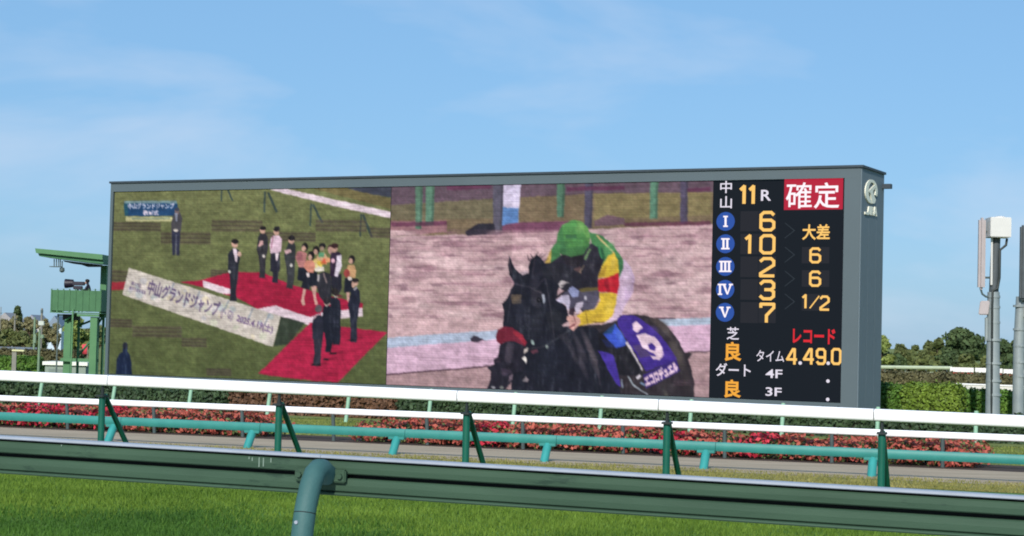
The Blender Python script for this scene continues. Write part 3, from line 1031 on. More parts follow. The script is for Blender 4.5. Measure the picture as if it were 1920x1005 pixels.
    # tall man in a dark waistcoat
    man(ZB, (838, 330), 8, ((806, 372), (880, 362), (906, 390), (880, 560), (840, 600), (800, 590), (800, 420)),
        ((806, 580), (906, 570), (910, 700), (880, 770), (826, 770)), (48, 34, 56), (36, 36, 48), (58, 34, 36))
    s.poly(ZB((862, 400), (906, 392), (906, 500), (872, 596), (838, 590), (850, 520)), (224, 212, 226)); s.ell(ZB((826, 448))[0], 3.2, 4.2, (226, 180, 196))
    woman(620, 398, ((584, 440), (640, 440), (660, 500), (640, 560), (590, 560), (548, 510), (560, 460)),
          ((560, 556), (680, 548), (680, 680), (612, 690), (606, 720), (526, 700)),
          (((548, 708), (574, 712), (556, 800), (564, 860), (540, 868), (524, 830)), ((622, 676), (672, 672), (664, 780), (684, 858), (656, 862), (636, 770))), (202, 134, 116))
    s.poly(ZB((570, 560), (600, 560), (604, 596), (584, 602)), (222, 206, 206))
    woman(1002, 436, ((968, 490), (1024, 486), (1046, 540), (1036, 606), (970, 612), (936, 570)),
          ((938, 610), (1012, 612), (1010, 740), (930, 752)), (((948, 742), (984, 742), (980, 830), (964, 832)),), (204, 160, 116))
    s.ell(ZB((956, 566))[0], 6, 8, (150, 64, 62)); s.ell(ZB((984, 616))[0], 4, 3.4, (226, 214, 204))
    # officials seen from behind
    s.poly(ZB((690, 570), (740, 548), (800, 570), (816, 660), (812, 800), (760, 850), (700, 790), (672, 680)), (44, 44, 52))
    s.line(ZB((738, 560))[0], ZB((768, 660))[0], 3, (150, 130, 130), .8); s.poly(ZB((678, 580), (700, 572), (694, 640), (676, 640)), (196, 188, 190))
    man(ZB, (846, 738), 7.4, ((800, 800), (850, 790), (892, 820), (900, 900), (896, 1080), (800, 1080)), ((812, 1060), (900, 1060), (898, 1200), (886, 1240), (826, 1240)), (28, 32, 46), None, (44, 38, 38), SK, True)
    s.poly(ZB((818, 756), (846, 796), (874, 786), (866, 776), (848, 780)), (196, 192, 180))
    man(ZB, (770, 826), 7.4, ((736, 880), (780, 872), (830, 880), (850, 960), (840, 1120), (730, 1120), (724, 940)), ((740, 1100), (836, 1100), (826, 1200), (806, 1310), (752, 1306), (760, 1200)), (26, 30, 44), None, (40, 36, 40), SK, True)
    s.poly(ZB((738, 842), (760, 884), (800, 852), (796, 842), (766, 868)), (190, 190, 172))
    man(ZD, (694, 112), 7.6, ((640, 200), (700, 178), (740, 200), (748, 330), (742, 440), (626, 440), (620, 300)), ((634, 430), (742, 430), (724, 560), (712, 738), (630, 744), (650, 600)), (38, 40, 54), (44, 44, 56), (92, 84, 88), SK, True)
    s.poly(ZD((716, 160), (740, 148), (742, 190), (722, 196)), (214, 206, 214)); s.poly(ZD((640, 232), (690, 172), (668, 176), (634, 215)), (206, 178, 184))
    s.poly(ZD((606, 746), (630, 722), (718, 722), (716, 746)), (20, 18, 26)); s.poly(ZD((736, 684), (752, 664), (806, 666), (804, 684)), (20, 18, 26)); s.poly(ZD((806, 618), (830, 598), (896, 600), (890, 618)), (20, 18, 26))
    man(ZB, (1034, 652), 7.2, ((1000, 716), (1046, 690), (1078, 730), (1082, 830), (1066, 940), (980, 930), (966, 860), (990, 770)), ((976, 920), (1066, 930), (1050, 1040), (1054, 1200), (1040, 1220), (990, 1215), (994, 1060)), (30, 34, 50), None, (34, 28, 30))
    s.ell(ZB((1016, 676))[0], 3.4, 5, SK); s.poly(ZB((1022, 716), (1050, 694), (1058, 702), (1026, 728)), (206, 196, 200))
    s.poly(ZD((1006, 466), (1060, 446), (1116, 450), (1112, 468)), (20, 18, 26))
    # attendant at the lower corner
    s.poly(ZC((82, 800), (104, 758), (130, 742), (132, 690), (140, 664), (160, 664), (172, 690), (170, 740), (192, 766), (204, 830), (206, 940), (76, 940)), (20, 34, 62))
    s.ell(ZC((151, 690))[0], 4.8, 6.4, (22, 26, 40))
    # LED module tone differences
    rng = np.random.default_rng(9)
    hh, ww = s.H * SS, s.W * SS
    nx, ny = 9, 6
    for i in range(ny):
        for j in range(nx):
            s.im[i * hh // ny:(i + 1) * hh // ny, j * ww // nx:(j + 1) * ww // nx] *= 1 + rng.normal(0, .022)
    return s

def picture_jockey():
    s = Screen(S_12 - 0.015, S_23 + 0.015, Z_T, Z_B)
    SAND = (200, 168, 172)
    s.im[:] = SAND
    # track surface and what stands behind it
    s.poly(Z2((0, 30), (1420, 30), (1420, 230), (0, 285)), (120, 104, 82))
    s.poly(Z2((0, 30), (1420, 30), (1420, 92), (900, 98), (500, 118), (0, 150)), (98, 80, 92))
    s.poly(Z2((0, 150), (480, 118), (480, 205), (0, 210)), (112, 104, 82))
    s.poly(Z2((900, 98), (1400, 92), (1400, 190), (900, 210)), (128, 116, 82))
    s.poly(Z2((0, 215), (270, 215), (270, 262), (0, 285)), (150, 110, 116))
    s.poly(Z2((500, 222), (800, 216), (800, 258), (500, 268)), (118, 72, 96))
    for i, (x0, x1, y1, c) in enumerate(((135, 168, 250, (94, 128, 108)), (180, 218, 235, (94, 130, 110)), (742, 776, 198, (90, 128, 106)), (1140, 1176, 205, (90, 128, 108)),
                           (468, 512, 272, (92, 88, 104)), (860, 896, 248, (84, 80, 100)), (1270, 1304, 228, (86, 78, 100)))):
        s.poly(Z2((x0, 40), (x1, 40), (x1 - 6, y1), (x0 - 2, y1)), c)
        s.poly(Z2((x1 - 10, 40), (x1, 40), (x1 - 6, y1), (x1 - 16, y1)), tuple(v * .7 for v in c), .7)
    s.poly(Z2((512, 56), (586, 54), (574, 222), (506, 232)), (206, 196, 222))
    s.poly(Z2((508, 156), (578, 160), (573, 222), (505, 234)), (96, 134, 190))
    s.poly(Z2((345, 262), (400, 228), (470, 226), (480, 272), (360, 280)), (44, 42, 54))
    s.poly(Z2((900, 215), (960, 190), (1030, 205), (1030, 232), (900, 238)), (110, 86, 96))
    for (x0, x1, y) in ((270, 460, 66), (780, 1030, 70), (1030, 1400, 222), (1300, 1400, 76), (30, 270, 222)):
        s.poly(Z2((x0, y), (x1, y - 6), (x1, y + 12), (x0, y + 18)), (92, 44, 72), .7)
    # streaky sand
    hh, ww = s.H * SS, s.W * SS
    yy = np.arange(hh)[:, None] / hh
    for (sx, sy, seed, thr, c, a) in ((120, 20, 4, .54, (168, 134, 142), .6), (90, 9, 6, .66, (134, 98, 112), .6), (150, 26, 8, .58, (216, 188, 190), .7), (70, 9, 12, .80, (118, 88, 102), .5)):
        m = s.noise(0, sx, sy, seed, thr=thr) * a * ((yy > .22) & (yy < .66))
        s.im = s.im * (1 - m[..., None]) + np.array(c) * m[..., None]
    # pale rail and ground bands
    s.poly(Z2((0, 716), (500, 682), (500, 722), (0, 762)), (172, 184, 206))
    s.poly(Z2((1160, 636), (1420, 628), (1420, 660), (1180, 668)), (172, 186, 206))
    s.poly(Z2((0, 760), (500, 720), (640, 840), (460, 842), (0, 872)), (206, 172, 194))
    s.poly(Z2((1180, 666), (1420, 658), (1420, 775), (1240, 780)), (204, 168, 192))
    s.poly(Z2((0, 872), (470, 836), (640, 840), (640, 1000), (0, 1000)), (168, 138, 142))
    s.poly(Z2((1240, 780), (1420, 774), (1420, 1000), (1240, 1000)), (172, 142, 146))
    s.line(Z2((0, 874))[0], Z2((470, 836))[0], 2.6, (70, 48, 60)); s.line(Z2((1290, 779))[0], Z2((1420, 773))[0], 2.2, (60, 44, 52))
    s.poly(Z2((368, 716), (386, 706), (428, 724), (400, 736), (372, 730)), (58, 52, 66))
    s.line(Z2((1130, 634))[0], Z2((1250, 632))[0], 2.4, (92, 70, 84))
    s.noise(.04, 8, 4, 21)
    HORSE, HB = (26, 28, 40), (48, 42, 48)
    # jockey: breeches, jersey
    s.poly(ZE((1232, 436), (1290, 500), (1326, 600), (1312, 720), (1244, 840), (1190, 960), (1120, 1030), (1010, 1060), (1060, 980), (1150, 900), (1176, 560)), (208, 182, 208))
    s.poly(ZE((1290, 500), (1326, 600), (1312, 720), (1244, 840), (1240, 700)), (184, 158, 190), .7)
    s.poly(ZE((935, 205), (1050, 240), (1130, 310), (1200, 400), (1232, 460), (1226, 520), (1190, 600), (1080, 560), (960, 330)), (74, 132, 82))
    s.poly(ZE((1180, 420), (1232, 460), (1226, 520), (1190, 600)), (58, 108, 72), .8)
    s.poly(ZE((670, 280), (612, 345), (598, 480), (700, 470)), (66, 118, 72))
    s.poly(ZE((596, 372), (612, 345), (606, 470), (545, 498)), (190, 160, 84))
    s.line(ZE((1000, 236))[0], ZE((1150, 388))[0], 3.4, (206, 186, 130))
    s.poly(ZE((945, 300), (1034, 345), (1066, 440), (1012, 590), (1024, 780), (980, 862), (880, 892), (800, 760), (620, 640), (596, 480), (700, 400), (880, 400)), (40, 38, 50))
    s.poly(ZE((1000, 320), (1050, 350), (1076, 430), (1040, 440)), (44, 96, 64)); s.line(ZE((1020, 330))[0], ZE((1042, 430))[0], 2.2, (70, 150, 96))
    s.poly(ZE((850, 716), (1014, 700), (1020, 786), (976, 862), (880, 880)), (92, 88, 108), .85)
    YEL = (216, 182, 60)
    s.poly(ZE((1150, 385), (1178, 440), (1190, 560), (1100, 590), (1010, 600), (1050, 490), (1100, 408)), YEL)
    s.poly(ZE((1020, 560), (1090, 470), (1070, 590), (1012, 600)), (176, 140, 50), .6)
    s.poly(ZE((1015, 612), (1100, 590), (1184, 555), (1192, 640), (1178, 736), (1100, 722), (1014, 718)), (190, 32, 48))
    s.poly(ZE((1060, 620), (1100, 600), (1120, 715), (1080, 715)), (140, 22, 40), .7)
    s.poly(ZE((1022, 728), (1110, 726), (1176, 738), (1166, 830), (1136, 920), (1070, 976), (960, 990), (840, 1010), (826, 920), (900, 882), (980, 870), (1030, 800)), YEL)
    s.poly(ZE((940, 960), (1000, 975), (1070, 968), (1060, 985), (990, 990)), (120, 92, 40), .8)
    s.line(ZE((905, 885))[0], ZE((920, 990))[0], 2, (150, 118, 46), .8)
    s.poly(ZE((846, 690), (1014, 676), (1014, 706), (846, 722)), (104, 92, 50), .9)
    # helmet and face
    s.poly(ZE((700, 400), (890, 392), (880, 470), (820, 500), (740, 490)), (34, 30, 38))
    s.poly(ZE((800, 520), (860, 500), (870, 560), (840, 580)), (104, 78, 76), .8)
    s.poly(ZE((800, 100), (870, 115), (925, 165), (945, 255), (932, 330), (885, 396), (780, 420), (690, 392), (655, 300), (664, 215), (705, 145)), (82, 140, 78))
    s.poly(ZE((820, 104), (870, 115), (925, 165), (945, 255), (930, 300), (880, 200)), (118, 172, 92), .6)
    s.poly(ZE((655, 300), (664, 215), (700, 150), (720, 280), (740, 400), (690, 392)), (58, 106, 68), .6)
    s.poly(ZE((690, 350), (930, 320), (885, 396), (780, 420), (690, 392)), (56, 98, 62), .6)
    s.poly(ZE((730, 228), (830, 226), (826, 258), (734, 258)), (52, 92, 66), .7)
    for yv in (205, 266, 300):
        s.line(ZE((670, yv))[0], ZE((942, yv - 8))[0], 1.0, (56, 100, 64), .7)
    s.line(ZE((895, 440))[0], ZE((945, 350))[0], 4.0, (108, 140, 96)); s.line(ZE((850, 560))[0], ZE((890, 490))[0], 2.6, (150, 130, 110), .8)
    # horse body, rump, cloth
    s.poly(ZG((-40, 270), (240, 258), (400, 215), (440, 165), (560, 152), (700, 168), (830, 210), (925, 292), (1005, 400), (1080, 536), (1158, 545), (1112, 602), (1150, 720),
              (1176, 850), (1172, 1040), (-640, 1040), (-640, 300)), HB)
    s.poly(ZG((700, 168), (830, 210), (925, 292), (960, 420), (820, 280)), (70, 62, 62), .7)
    s.poly(ZG((900, 420), (980, 420), (1060, 560), (1040, 700), (1000, 600)), (66, 60, 58), .7)
    s.poly(ZG((-640, 300), (-40, 270), (200, 290), (330, 520), (440, 900), (440, 1040), (-640, 1040)), HORSE)
    for (a, b, w, c) in (((60, 370), (200, 640), 9, (66, 60, 72)), ((0, 420), (110, 720), 6, (58, 54, 66)), ((190, 560), (240, 860), 7, (52, 48, 58)), ((100, 700), (150, 800), 6, (70, 66, 76))):
        s.line(ZG(a)[0], ZG(b)[0], w, c, .8, w * .4)
    s.poly(ZG((408, 205), (450, 165), (560, 158), (620, 185), (700, 245), (850, 380), (960, 520), (1005, 605), (690, 725), (600, 560), (500, 400), (420, 275)), (62, 42, 132))
    s.poly(ZG((560, 470), (640, 460), (760, 570), (640, 590)), (78, 64, 100), .8)
    s.poly(ZG((440, 180), (560, 175), (540, 230), (450, 240)), (76, 54, 150), .7)
    WHT = (226, 198, 214)
    s.poly(ZG((600, 224), (660, 284), (606, 342), (566, 312), (558, 250)), WHT)
    s.poly(ZG((600, 362), (690, 345), (780, 380), (850, 470), (874, 560), (820, 612), (760, 600), (736, 562), (800, 580), (770, 545), (655, 480)), WHT)
    s.poly(ZG((712, 455), (748, 440), (792, 482), (778, 518), (728, 498)), (62, 42, 132))
    s.poly(ZG((664, 760), (1000, 596), (1030, 716), (694, 892)), (56, 40, 116))
    s.text('エコロデュエル', ZG((668, 768), (992, 606), (1022, 716), (700, 884)), (236, 206, 222), 1, .075)
    s.poly(ZG((215, 508), (372, 560), (420, 750), (446, 870), (400, 850), (320, 710)), (66, 48, 146))
    s.poly(ZG((210, 340), (380, 300), (500, 430), (640, 690), (670, 760), (560, 760), (430, 760), (370, 560), (240, 500)), (26, 26, 34))
    s.poly(ZG((390, 246), (505, 425), (490, 462), (400, 490), (330, 420), (268, 346)), (58, 84, 190))
    s.poly(ZG((390, 246), (300, 320), (262, 350), (360, 344)), (30, 62, 90), .8)
    s.poly(ZG((330, 420), (400, 490), (300, 480), (250, 400)), (34, 40, 84), .8)
    s.line(ZG((505, 430))[0], ZG((660, 714))[0], 5.5, (206, 196, 202), 1, 3.2); s.line(ZG((530, 500))[0], ZG((640, 690))[0], 1.6, (96, 92, 104))
    s.line(ZG((515, 770))[0], ZG((570, 860))[0], 3, (150, 160, 170)); s.line(ZG((570, 860))[0], ZG((720, 960))[0], 4.4, (160, 170, 180), .9, 2)
    s.line(ZG((600, 790))[0], ZG((640, 760))[0], 4.5, (206, 200, 210)); s.line(ZG((640, 830))[0], ZG((690, 860))[0], 4, (110, 130, 160)); s.line(ZG((455, 800))[0], ZG((462, 880))[0], 3.4, (140, 150, 170), .8)
    s.poly(ZG((860, 900), (900, 910), (920, 980), (880, 970)), (84, 82, 76), .7)
    # horse neck and head
    s.poly(ZE((252, 408), (272, 470), (300, 520), (340, 560), (420, 560), (412, 500), (432, 440), (482, 400), (520, 430), (552, 470), (610, 470), (660, 560), (690, 620), (650, 780), (740, 846),
              (770, 960), (700, 1005), (780, 1090), (900, 1070), (960, 1500), (880, 1680), (520, 1680), (420, 1560), (200, 1290), (196, 1005), (204, 880), (188, 820), (232, 775), (266, 690), (296, 636), (250, 570), (238, 480)), HORSE)
    s.poly(ZE((560, 480), (700, 470), (860, 560), (860, 660), (700, 700), (640, 640)), (36, 36, 46), .9)
    for (x, y, x2, y2) in ((420, 450, 405, 400), (450, 430, 430, 388), (480, 410, 500, 380), (520, 430, 560, 395), (500, 420, 535, 384), (545, 460, 590, 430)):
        s.line(ZE((x, y))[0], ZE((x2, y2))[0], 2.4, (44, 34, 44), .8, .8)
    s.poly(ZE((335, 545), (410, 535), (412, 558), (362, 578)), (196, 174, 184))
    s.poly(ZE((470, 430), (520, 440), (540, 560), (500, 640), (440, 600)), (36, 36, 50), .8)
    s.poly(ZE((265, 745), (356, 742), (352, 820), (276, 826)), (92, 80, 70)); s.poly(ZE((285, 765), (336, 762), (332, 806), (292, 808)), (110, 94, 78), .8)
    s.poly(ZE((430, 680), (520, 700), (545, 760), (500, 860), (440, 820)), (46, 44, 54), .8)
    s.poly(ZE((530, 740), (552, 736), (556, 800), (540, 822)), (170, 176, 190)); s.line(ZE((440, 690))[0], ZE((530, 730))[0], 2.2, (84, 78, 88), .8)
    s.poly(ZE((560, 900), (640, 860), (700, 900), (690, 1040), (600, 1060)), (36, 38, 46), .8)
    s.poly(ZE((700, 740), (770, 690), (860, 710), (890, 770), (850, 880), (780, 890)), (74, 70, 88))
    s.poly(ZE((648, 792), (700, 752), (760, 742), (776, 800), (756, 884), (735, 832)), (192, 184, 208))
    s.poly(ZE((748, 700), (790, 670), (846, 704), (842, 756), (790, 764)), (140, 146, 186))
    s.poly(ZE((804, 862), (830, 815), (890, 798), (880, 842), (830, 904)), (202, 190, 210))
    s.poly(ZE((770, 860), (812, 850), (800, 924), (760, 910)), (48, 32, 44))
    s.line(ZE((652, 770))[0], ZE((760, 690))[0], 4, (30, 28, 36)); s.poly(ZE((668, 650), (700, 620), (765, 636), (720, 660), (690, 690)), (176, 168, 170)); s.line(ZE((690, 665))[0], ZE((760, 640))[0], 2, (60, 56, 62))
    s.ell(ZE((905, 770))[0], 2.4, 4, (196, 192, 204))
    # bridle
    s.line(ZE((300, 650))[0], ZE((470, 690))[0], 2.2, (58, 54, 66), .8); s.line(ZE((560, 600))[0], ZE((610, 900))[0], 2.6, (60, 58, 68), .8); s.line(ZE((610, 900))[0], ZE((640, 1130))[0], 2.4, (58, 56, 66), .8)
    s.line(ZE((268, 700))[0], ZE((236, 980))[0], 1.8, (60, 58, 72), .7); s.line(ZE((470, 690))[0], ZE((560, 600))[0], 2.2, (58, 54, 66), .8)
    s.ell(ZE((505, 790))[0], 5.5, 4.0, (14, 14, 20), rot=.5); s.ell(ZE((508, 786))[0], 1.2, 1.0, (120, 118, 126))
    s.line(ZE((246, 440))[0], ZE((268, 560))[0], 1.8, (84, 66, 78), .8); s.line(ZE((470, 430))[0], ZE((450, 560))[0], 2.2, (60, 52, 64), .8)
    # gloves / hand
    s.poly(ZF((868, 175), (930, 165), (990, 190), (1000, 240), (950, 290), (930, 318), (880, 290), (890, 240), (860, 210)), (214, 164, 156))
    s.line(ZF((885, 290))[0], ZF((940, 250))[0], 3.2, (96, 40, 50)); s.line(ZF((930, 170))[0], ZF((950, 260))[0], 1.6, (150, 100, 100))
    # reins
    s.line(ZF((900, 310))[0], ZF((640, 470))[0], 4, (64, 66, 76), .9, 2.4); s.line(ZF((640, 470))[0], ZF((480, 500))[0], 2.4, (54, 50, 58))
    s.poly(ZF((760, 360), (860, 340), (960, 560), (940, 640), (880, 480)), (48, 46, 56), .7)
    # muzzle, noseband
    s.poly(ZF((200, 440), (180, 570), (134, 605), (142, 646), (74, 686), (112, 722), (104, 800), (68, 890), (245, 905), (300, 850), (332, 742), (430, 716), (452, 655), (408, 600), (440, 540), (475, 470)), (34, 32, 44))
    s.poly(ZF((270, 430), (340, 440), (330, 560), (300, 640), (240, 620)), (62, 56, 68), .7); s.poly(ZF((200, 690), (300, 700), (320, 740), (240, 770)), (66, 54, 72), .7)
    s.poly(ZF((250, 650), (330, 630), (320, 690), (270, 700)), (24, 22, 32)); s.poly(ZF((290, 770), (330, 745), (320, 800), (280, 830)), (140, 120, 132), .7)
    s.ell(ZF((130, 880))[0], 4, 2.4, (130, 126, 134)); s.ell(ZF((215, 880))[0], 4, 3, (110, 112, 110))
    s.poly(ZF((158, 372), (180, 310), (228, 280), (320, 284), (420, 356), (468, 430), (446, 472), (400, 452), (330, 420), (250, 426), (205, 452), (172, 424)), (106, 30, 48))
    s.poly(ZF((330, 310), (420, 358), (462, 432), (446, 462), (390, 400), (330, 350)), (160, 44, 62), .85)
    s.poly(ZF((440, 500), (480, 482), (470, 520), (430, 556)), (206, 192, 186)); s.poly(ZF((412, 590), (440, 574), (462, 590), (455, 650), (440, 620)), (220, 212, 206))
    s.ell(ZF((522, 432))[0], 2.6, 5.2, (164, 186, 180), rot=-.4); s.ell(ZF((666, 476))[0], 2.4, 3.6, (178, 190, 178)); s.poly(ZF((500, 520), (570, 496), (580, 530), (520, 550)), (118, 62, 76), .9)
    s.poly(ZF((420, 820), (455, 770), (482, 800), (470, 830)), (160, 146, 152), .8)
    # sheen of the coat, folds of the silks
    for (z, x, y, rx, ry, c, a, r) in ((ZE, 330, 900, 16, 30, (44, 46, 60), .5, .1), (ZE, 470, 640, 10, 22, (50, 48, 60), .5, .2), (ZE, 600, 560, 22, 14, (46, 46, 54), .5, .3),
            (ZE, 480, 980, 14, 40, (46, 48, 58), .5, .15), (ZE, 660, 960, 12, 24, (44, 46, 54), .5, -.2), (ZF, 990, 480, 6, 34, (84, 78, 88), .6, -.45), (ZF, 1080, 470, 7, 40, (92, 84, 92), .6, -.4),
            (ZF, 1130, 640, 6, 30, (76, 70, 78), .6, -.35), (ZF, 930, 560, 4, 26, (66, 62, 72), .6, -.5), (ZF, 700, 640, 40, 50, (32, 36, 50), .5, 0), (ZF, 280, 520, 7, 20, (78, 70, 82), .6, .1),
            (ZF, 240, 740, 8, 6, (84, 72, 90), .5, .3), (ZG, 1020, 560, 9, 34, (84, 76, 74), .6, -.4), (ZG, 850, 260, 26, 9, (82, 72, 70), .6, .6), (ZG, 1090, 800, 8, 30, (60, 54, 56), .6, -.1),
            (ZG, 900, 880, 20, 14, (58, 54, 58), .6, 0), (ZG, 60, 640, 6, 34, (74, 68, 78), .6, -.3), (ZG, 150, 520, 5, 30, (86, 78, 86), .6, -.4),
            (ZE, 860, 170, 10, 12, (140, 190, 112), .5, .4), (ZE, 720, 330, 8, 14, (56, 100, 66), .6, .2), (ZE, 1140, 470, 6, 16, (236, 206, 96), .6, .1), (ZE, 1050, 560, 5, 14, (168, 132, 46), .6, .5),
            (ZE, 1110, 850, 10, 16, (234, 204, 90), .6, .3), (ZE, 1000, 930, 16, 5, (176, 142, 48), .6, -.2), (ZE, 1120, 640, 6, 12, (214, 56, 66), .6, 0), (ZE, 1270, 600, 8, 26, (222, 200, 222), .6, 0),
            (ZE, 1110, 350, 10, 14, (96, 156, 100), .6, .5), (ZG, 760, 320, 12, 10, (82, 60, 158), .5, .6), (ZG, 900, 560, 10, 8, (76, 54, 150), .5, .4), (ZG, 440, 380, 8, 16, (92, 124, 220), .6, -.5),
            (ZG, 500, 620, 8, 26, (44, 42, 50), .6, -.4)):
        s.glow(z((x, y))[0], rx, ry, c, a, r)
    rng = np.random.default_rng(19)
    nx, ny = 10, 6
    for i in range(ny):
        for j in range(nx):
            s.im[i * hh // ny:(i + 1) * hh // ny, j * ww // nx:(j + 1) * ww // nx] *= 1 + rng.normal(0, .025)
    for (x0, y0, x1, y1) in ((270, 255, 510, 280), (1010, 470, 1300, 500), (30, 440, 270, 470), (380, 800, 500, 830), (1240, 900, 1400, 940)):
        for k in range(3):
            s.line(Z2((x0, y0 + 9 * k))[0], Z2((x1, y0 + 9 * k))[0], 1.2, (120, 86, 104), .5)
    return s
o = picture_ceremony().build('video_screen', 1.0, 0.4)
tag(o, 'lit screen showing a prize ceremony on red carpet')
o = picture_jockey().build('video_screen', 1.0, 0.5)
tag(o, 'lit screen showing a jockey in green cap on a black horse')
bbox(S_12 - 0.0149, S_12 + 0.0149, Z_B, Z_T, -INS - 0.02, -INS + 0.004, 'screen_joint', M_gap)

# ---- results panel
M_panel = led('faintly glowing LED panel', (15, 24, 33), 0.9)  # dull tone of the dark panel is put in as faint emission
bbox(S_R, S_23 + 0.0149, Z_B, Z_T, -INS - 0.02, -INS, 'results_panel', M_panel)
L_AMB, L_ORG, L_WHT, L_RED = led('amber LED', (252, 200, 110), 1.05), led('orange LED', (246, 172, 62), 1.0), led('white LED', (232, 226, 240), 1.0), led('red LED', (224, 40, 52), 1.0)
L_BLUE, L_CELL, L_CHEV, L_RBOX, L_TXT = led('blue LED', (44, 84, 168)), led('idle LED cell', (35, 37, 44)), led('idle LED chevron', (44, 52, 60)), led('red LED field', (184, 34, 60)), led('bright white LED', (250, 240, 246), 1.1)  # idle cells and chevrons also carry their dull tone as emission
Z3 = Z(1320, 300, 2.094)
RES = board
def quad3(x0, y0, x1, y1):
    """box in the panel's own upright coordinates from its photograph spots"""
    (a, za) = bs(*Z3(((x0 + x1) / 2, y0))[0], INS)
    (b, zb) = bs(*Z3(((x0 + x1) / 2, y1))[0], INS)
    l_, _ = bs(*Z3((x0, (y0 + y1) / 2))[0], INS)
    r_, _ = bs(*Z3((x1, (y0 + y1) / 2))[0], INS)
    return l_, r_, za, zb
def put(V2, Fc, rect, name, m, lift):
    l_, r_, zt, zb = quad3(*rect)
    V = [bp(l_ + (r_ - l_) * u, zb + (zt - zb) * v, -INS + lift) for u, v in V2]
    b = MB()
    b.v, b.f = V, [tuple(f) for f in Fc]
    off = origin_of(board)
    me = bpy.data.meshes.new(name)
    me.from_pydata([tuple(v - off) for v in b.v], [], b.f)
    return link_mesh(name, me, m, board)
def put_text(body, rect, m, off=0.0, lift=0.012, name='lettering'):
    V, Fc = text_shape(body, off)
    n = len(body)
    for i in range(n):
        fs = [f for f in Fc if min(int(np.mean([V[k][0] for k in f]) * n), n - 1) == i]
        ids = sorted({k for f in fs for k in f})
        mp_ = {k: j for j, k in enumerate(ids)}
        put([V[k] for k in ids], [tuple(mp_[k] for k in f) for f in fs], rect, name, m, lift)
def put_rect(rect, m, lift, name):
    return put([(0, 0), (1, 0), (1, 1), (0, 1)], [(0, 1, 2, 3)], rect, name, m, lift)
# matrix style numerals drawn with straight strokes and cut corners (x, y in a 0..1 box, y up)
c_, d_ = .22, .14
DIG = {
    '0': [[(c_, 1), (1 - c_, 1), (1, 1 - d_), (1, d_), (1 - c_, 0), (c_, 0), (0, d_), (0, 1 - d_), (c_, 1)]],
    '1': [[(.1, .82), (.5, 1), (.5, 0)]],
    '2': [[(0, .86), (c_, 1), (1 - c_, 1), (1, 1 - d_), (1, .62), (0, .14), (0, 0), (1, 0)]],
    '3': [[(0, .86), (c_, 1), (1 - c_, 1), (1, 1 - d_), (1, .64), (1 - c_, .52), (.35, .52)], [(1 - c_, .52), (1, .40), (1, d_), (1 - c_, 0), (c_, 0), (0, .14)]],
    '4': [[(.8, 0), (.8, 1), (.62, 1), (0, .30), (1, .30)]],
    '6': [[(.95, .88), (1 - c_, 1), (c_, 1), (0, 1 - d_), (0, d_), (c_, 0), (1 - c_, 0), (1, d_), (1, .44), (1 - c_, .56), (.02, .56)]],
    '7': [[(0, .84), (0, 1), (1, 1), (1, .80), (.45, .36), (.45, 0)]],
    '9': [[(.05, .12), (c_, 0), (1 - c_, 0), (1, d_), (1, 1 - d_), (1 - c_, 1), (c_, 1), (0, 1 - d_), (0, .56), (c_, .44), (.98, .44)]],
    '/': [[(0, 0), (1, 1)]],
}
def digit(ch, rect, m, th=0.15, lift=0.012, name='numeral'):
    x0, y0, x1, y1 = rect
    w, h = x1 - x0, y1 - y0
    t = th * h
    V, Fc = [], []
    for path in DIG[ch]:
        P = [np.array((t / 2 + p[0] * (w - t), t / 2 + p[1] * (h - t))) for p in path]
        for i in range(len(P) - 1):
            dv = P[i + 1] - P[i]
            L = np.linalg.norm(dv)
            e = dv / L
            n = np.array((-e[1], e[0])) * t / 2
            a, b = P[i] - e * t * .28, P[i + 1] + e * t * .28
            k = len(V)
            V += [a - n, b - n, b + n, a + n]
            Fc.append((k, k + 1, k + 2, k + 3))
    # one flat sheet per stroke, each a hair in front of the last
    l_, r_, zt, zb = quad3(*rect)
    off = origin_of(board)
    vs = []
    for i, p in enumerate(V):
        vs.append(tuple(bp(l_ + (r_ - l_) * p[0] / w, zb + (zt - zb) * p[1] / h, -INS + lift + 0.0015 * (i // 4)) - off))
    me = bpy.data.meshes.new(name)
    me.from_pydata(vs, [], Fc)
    return link_mesh(name, me, m, board)

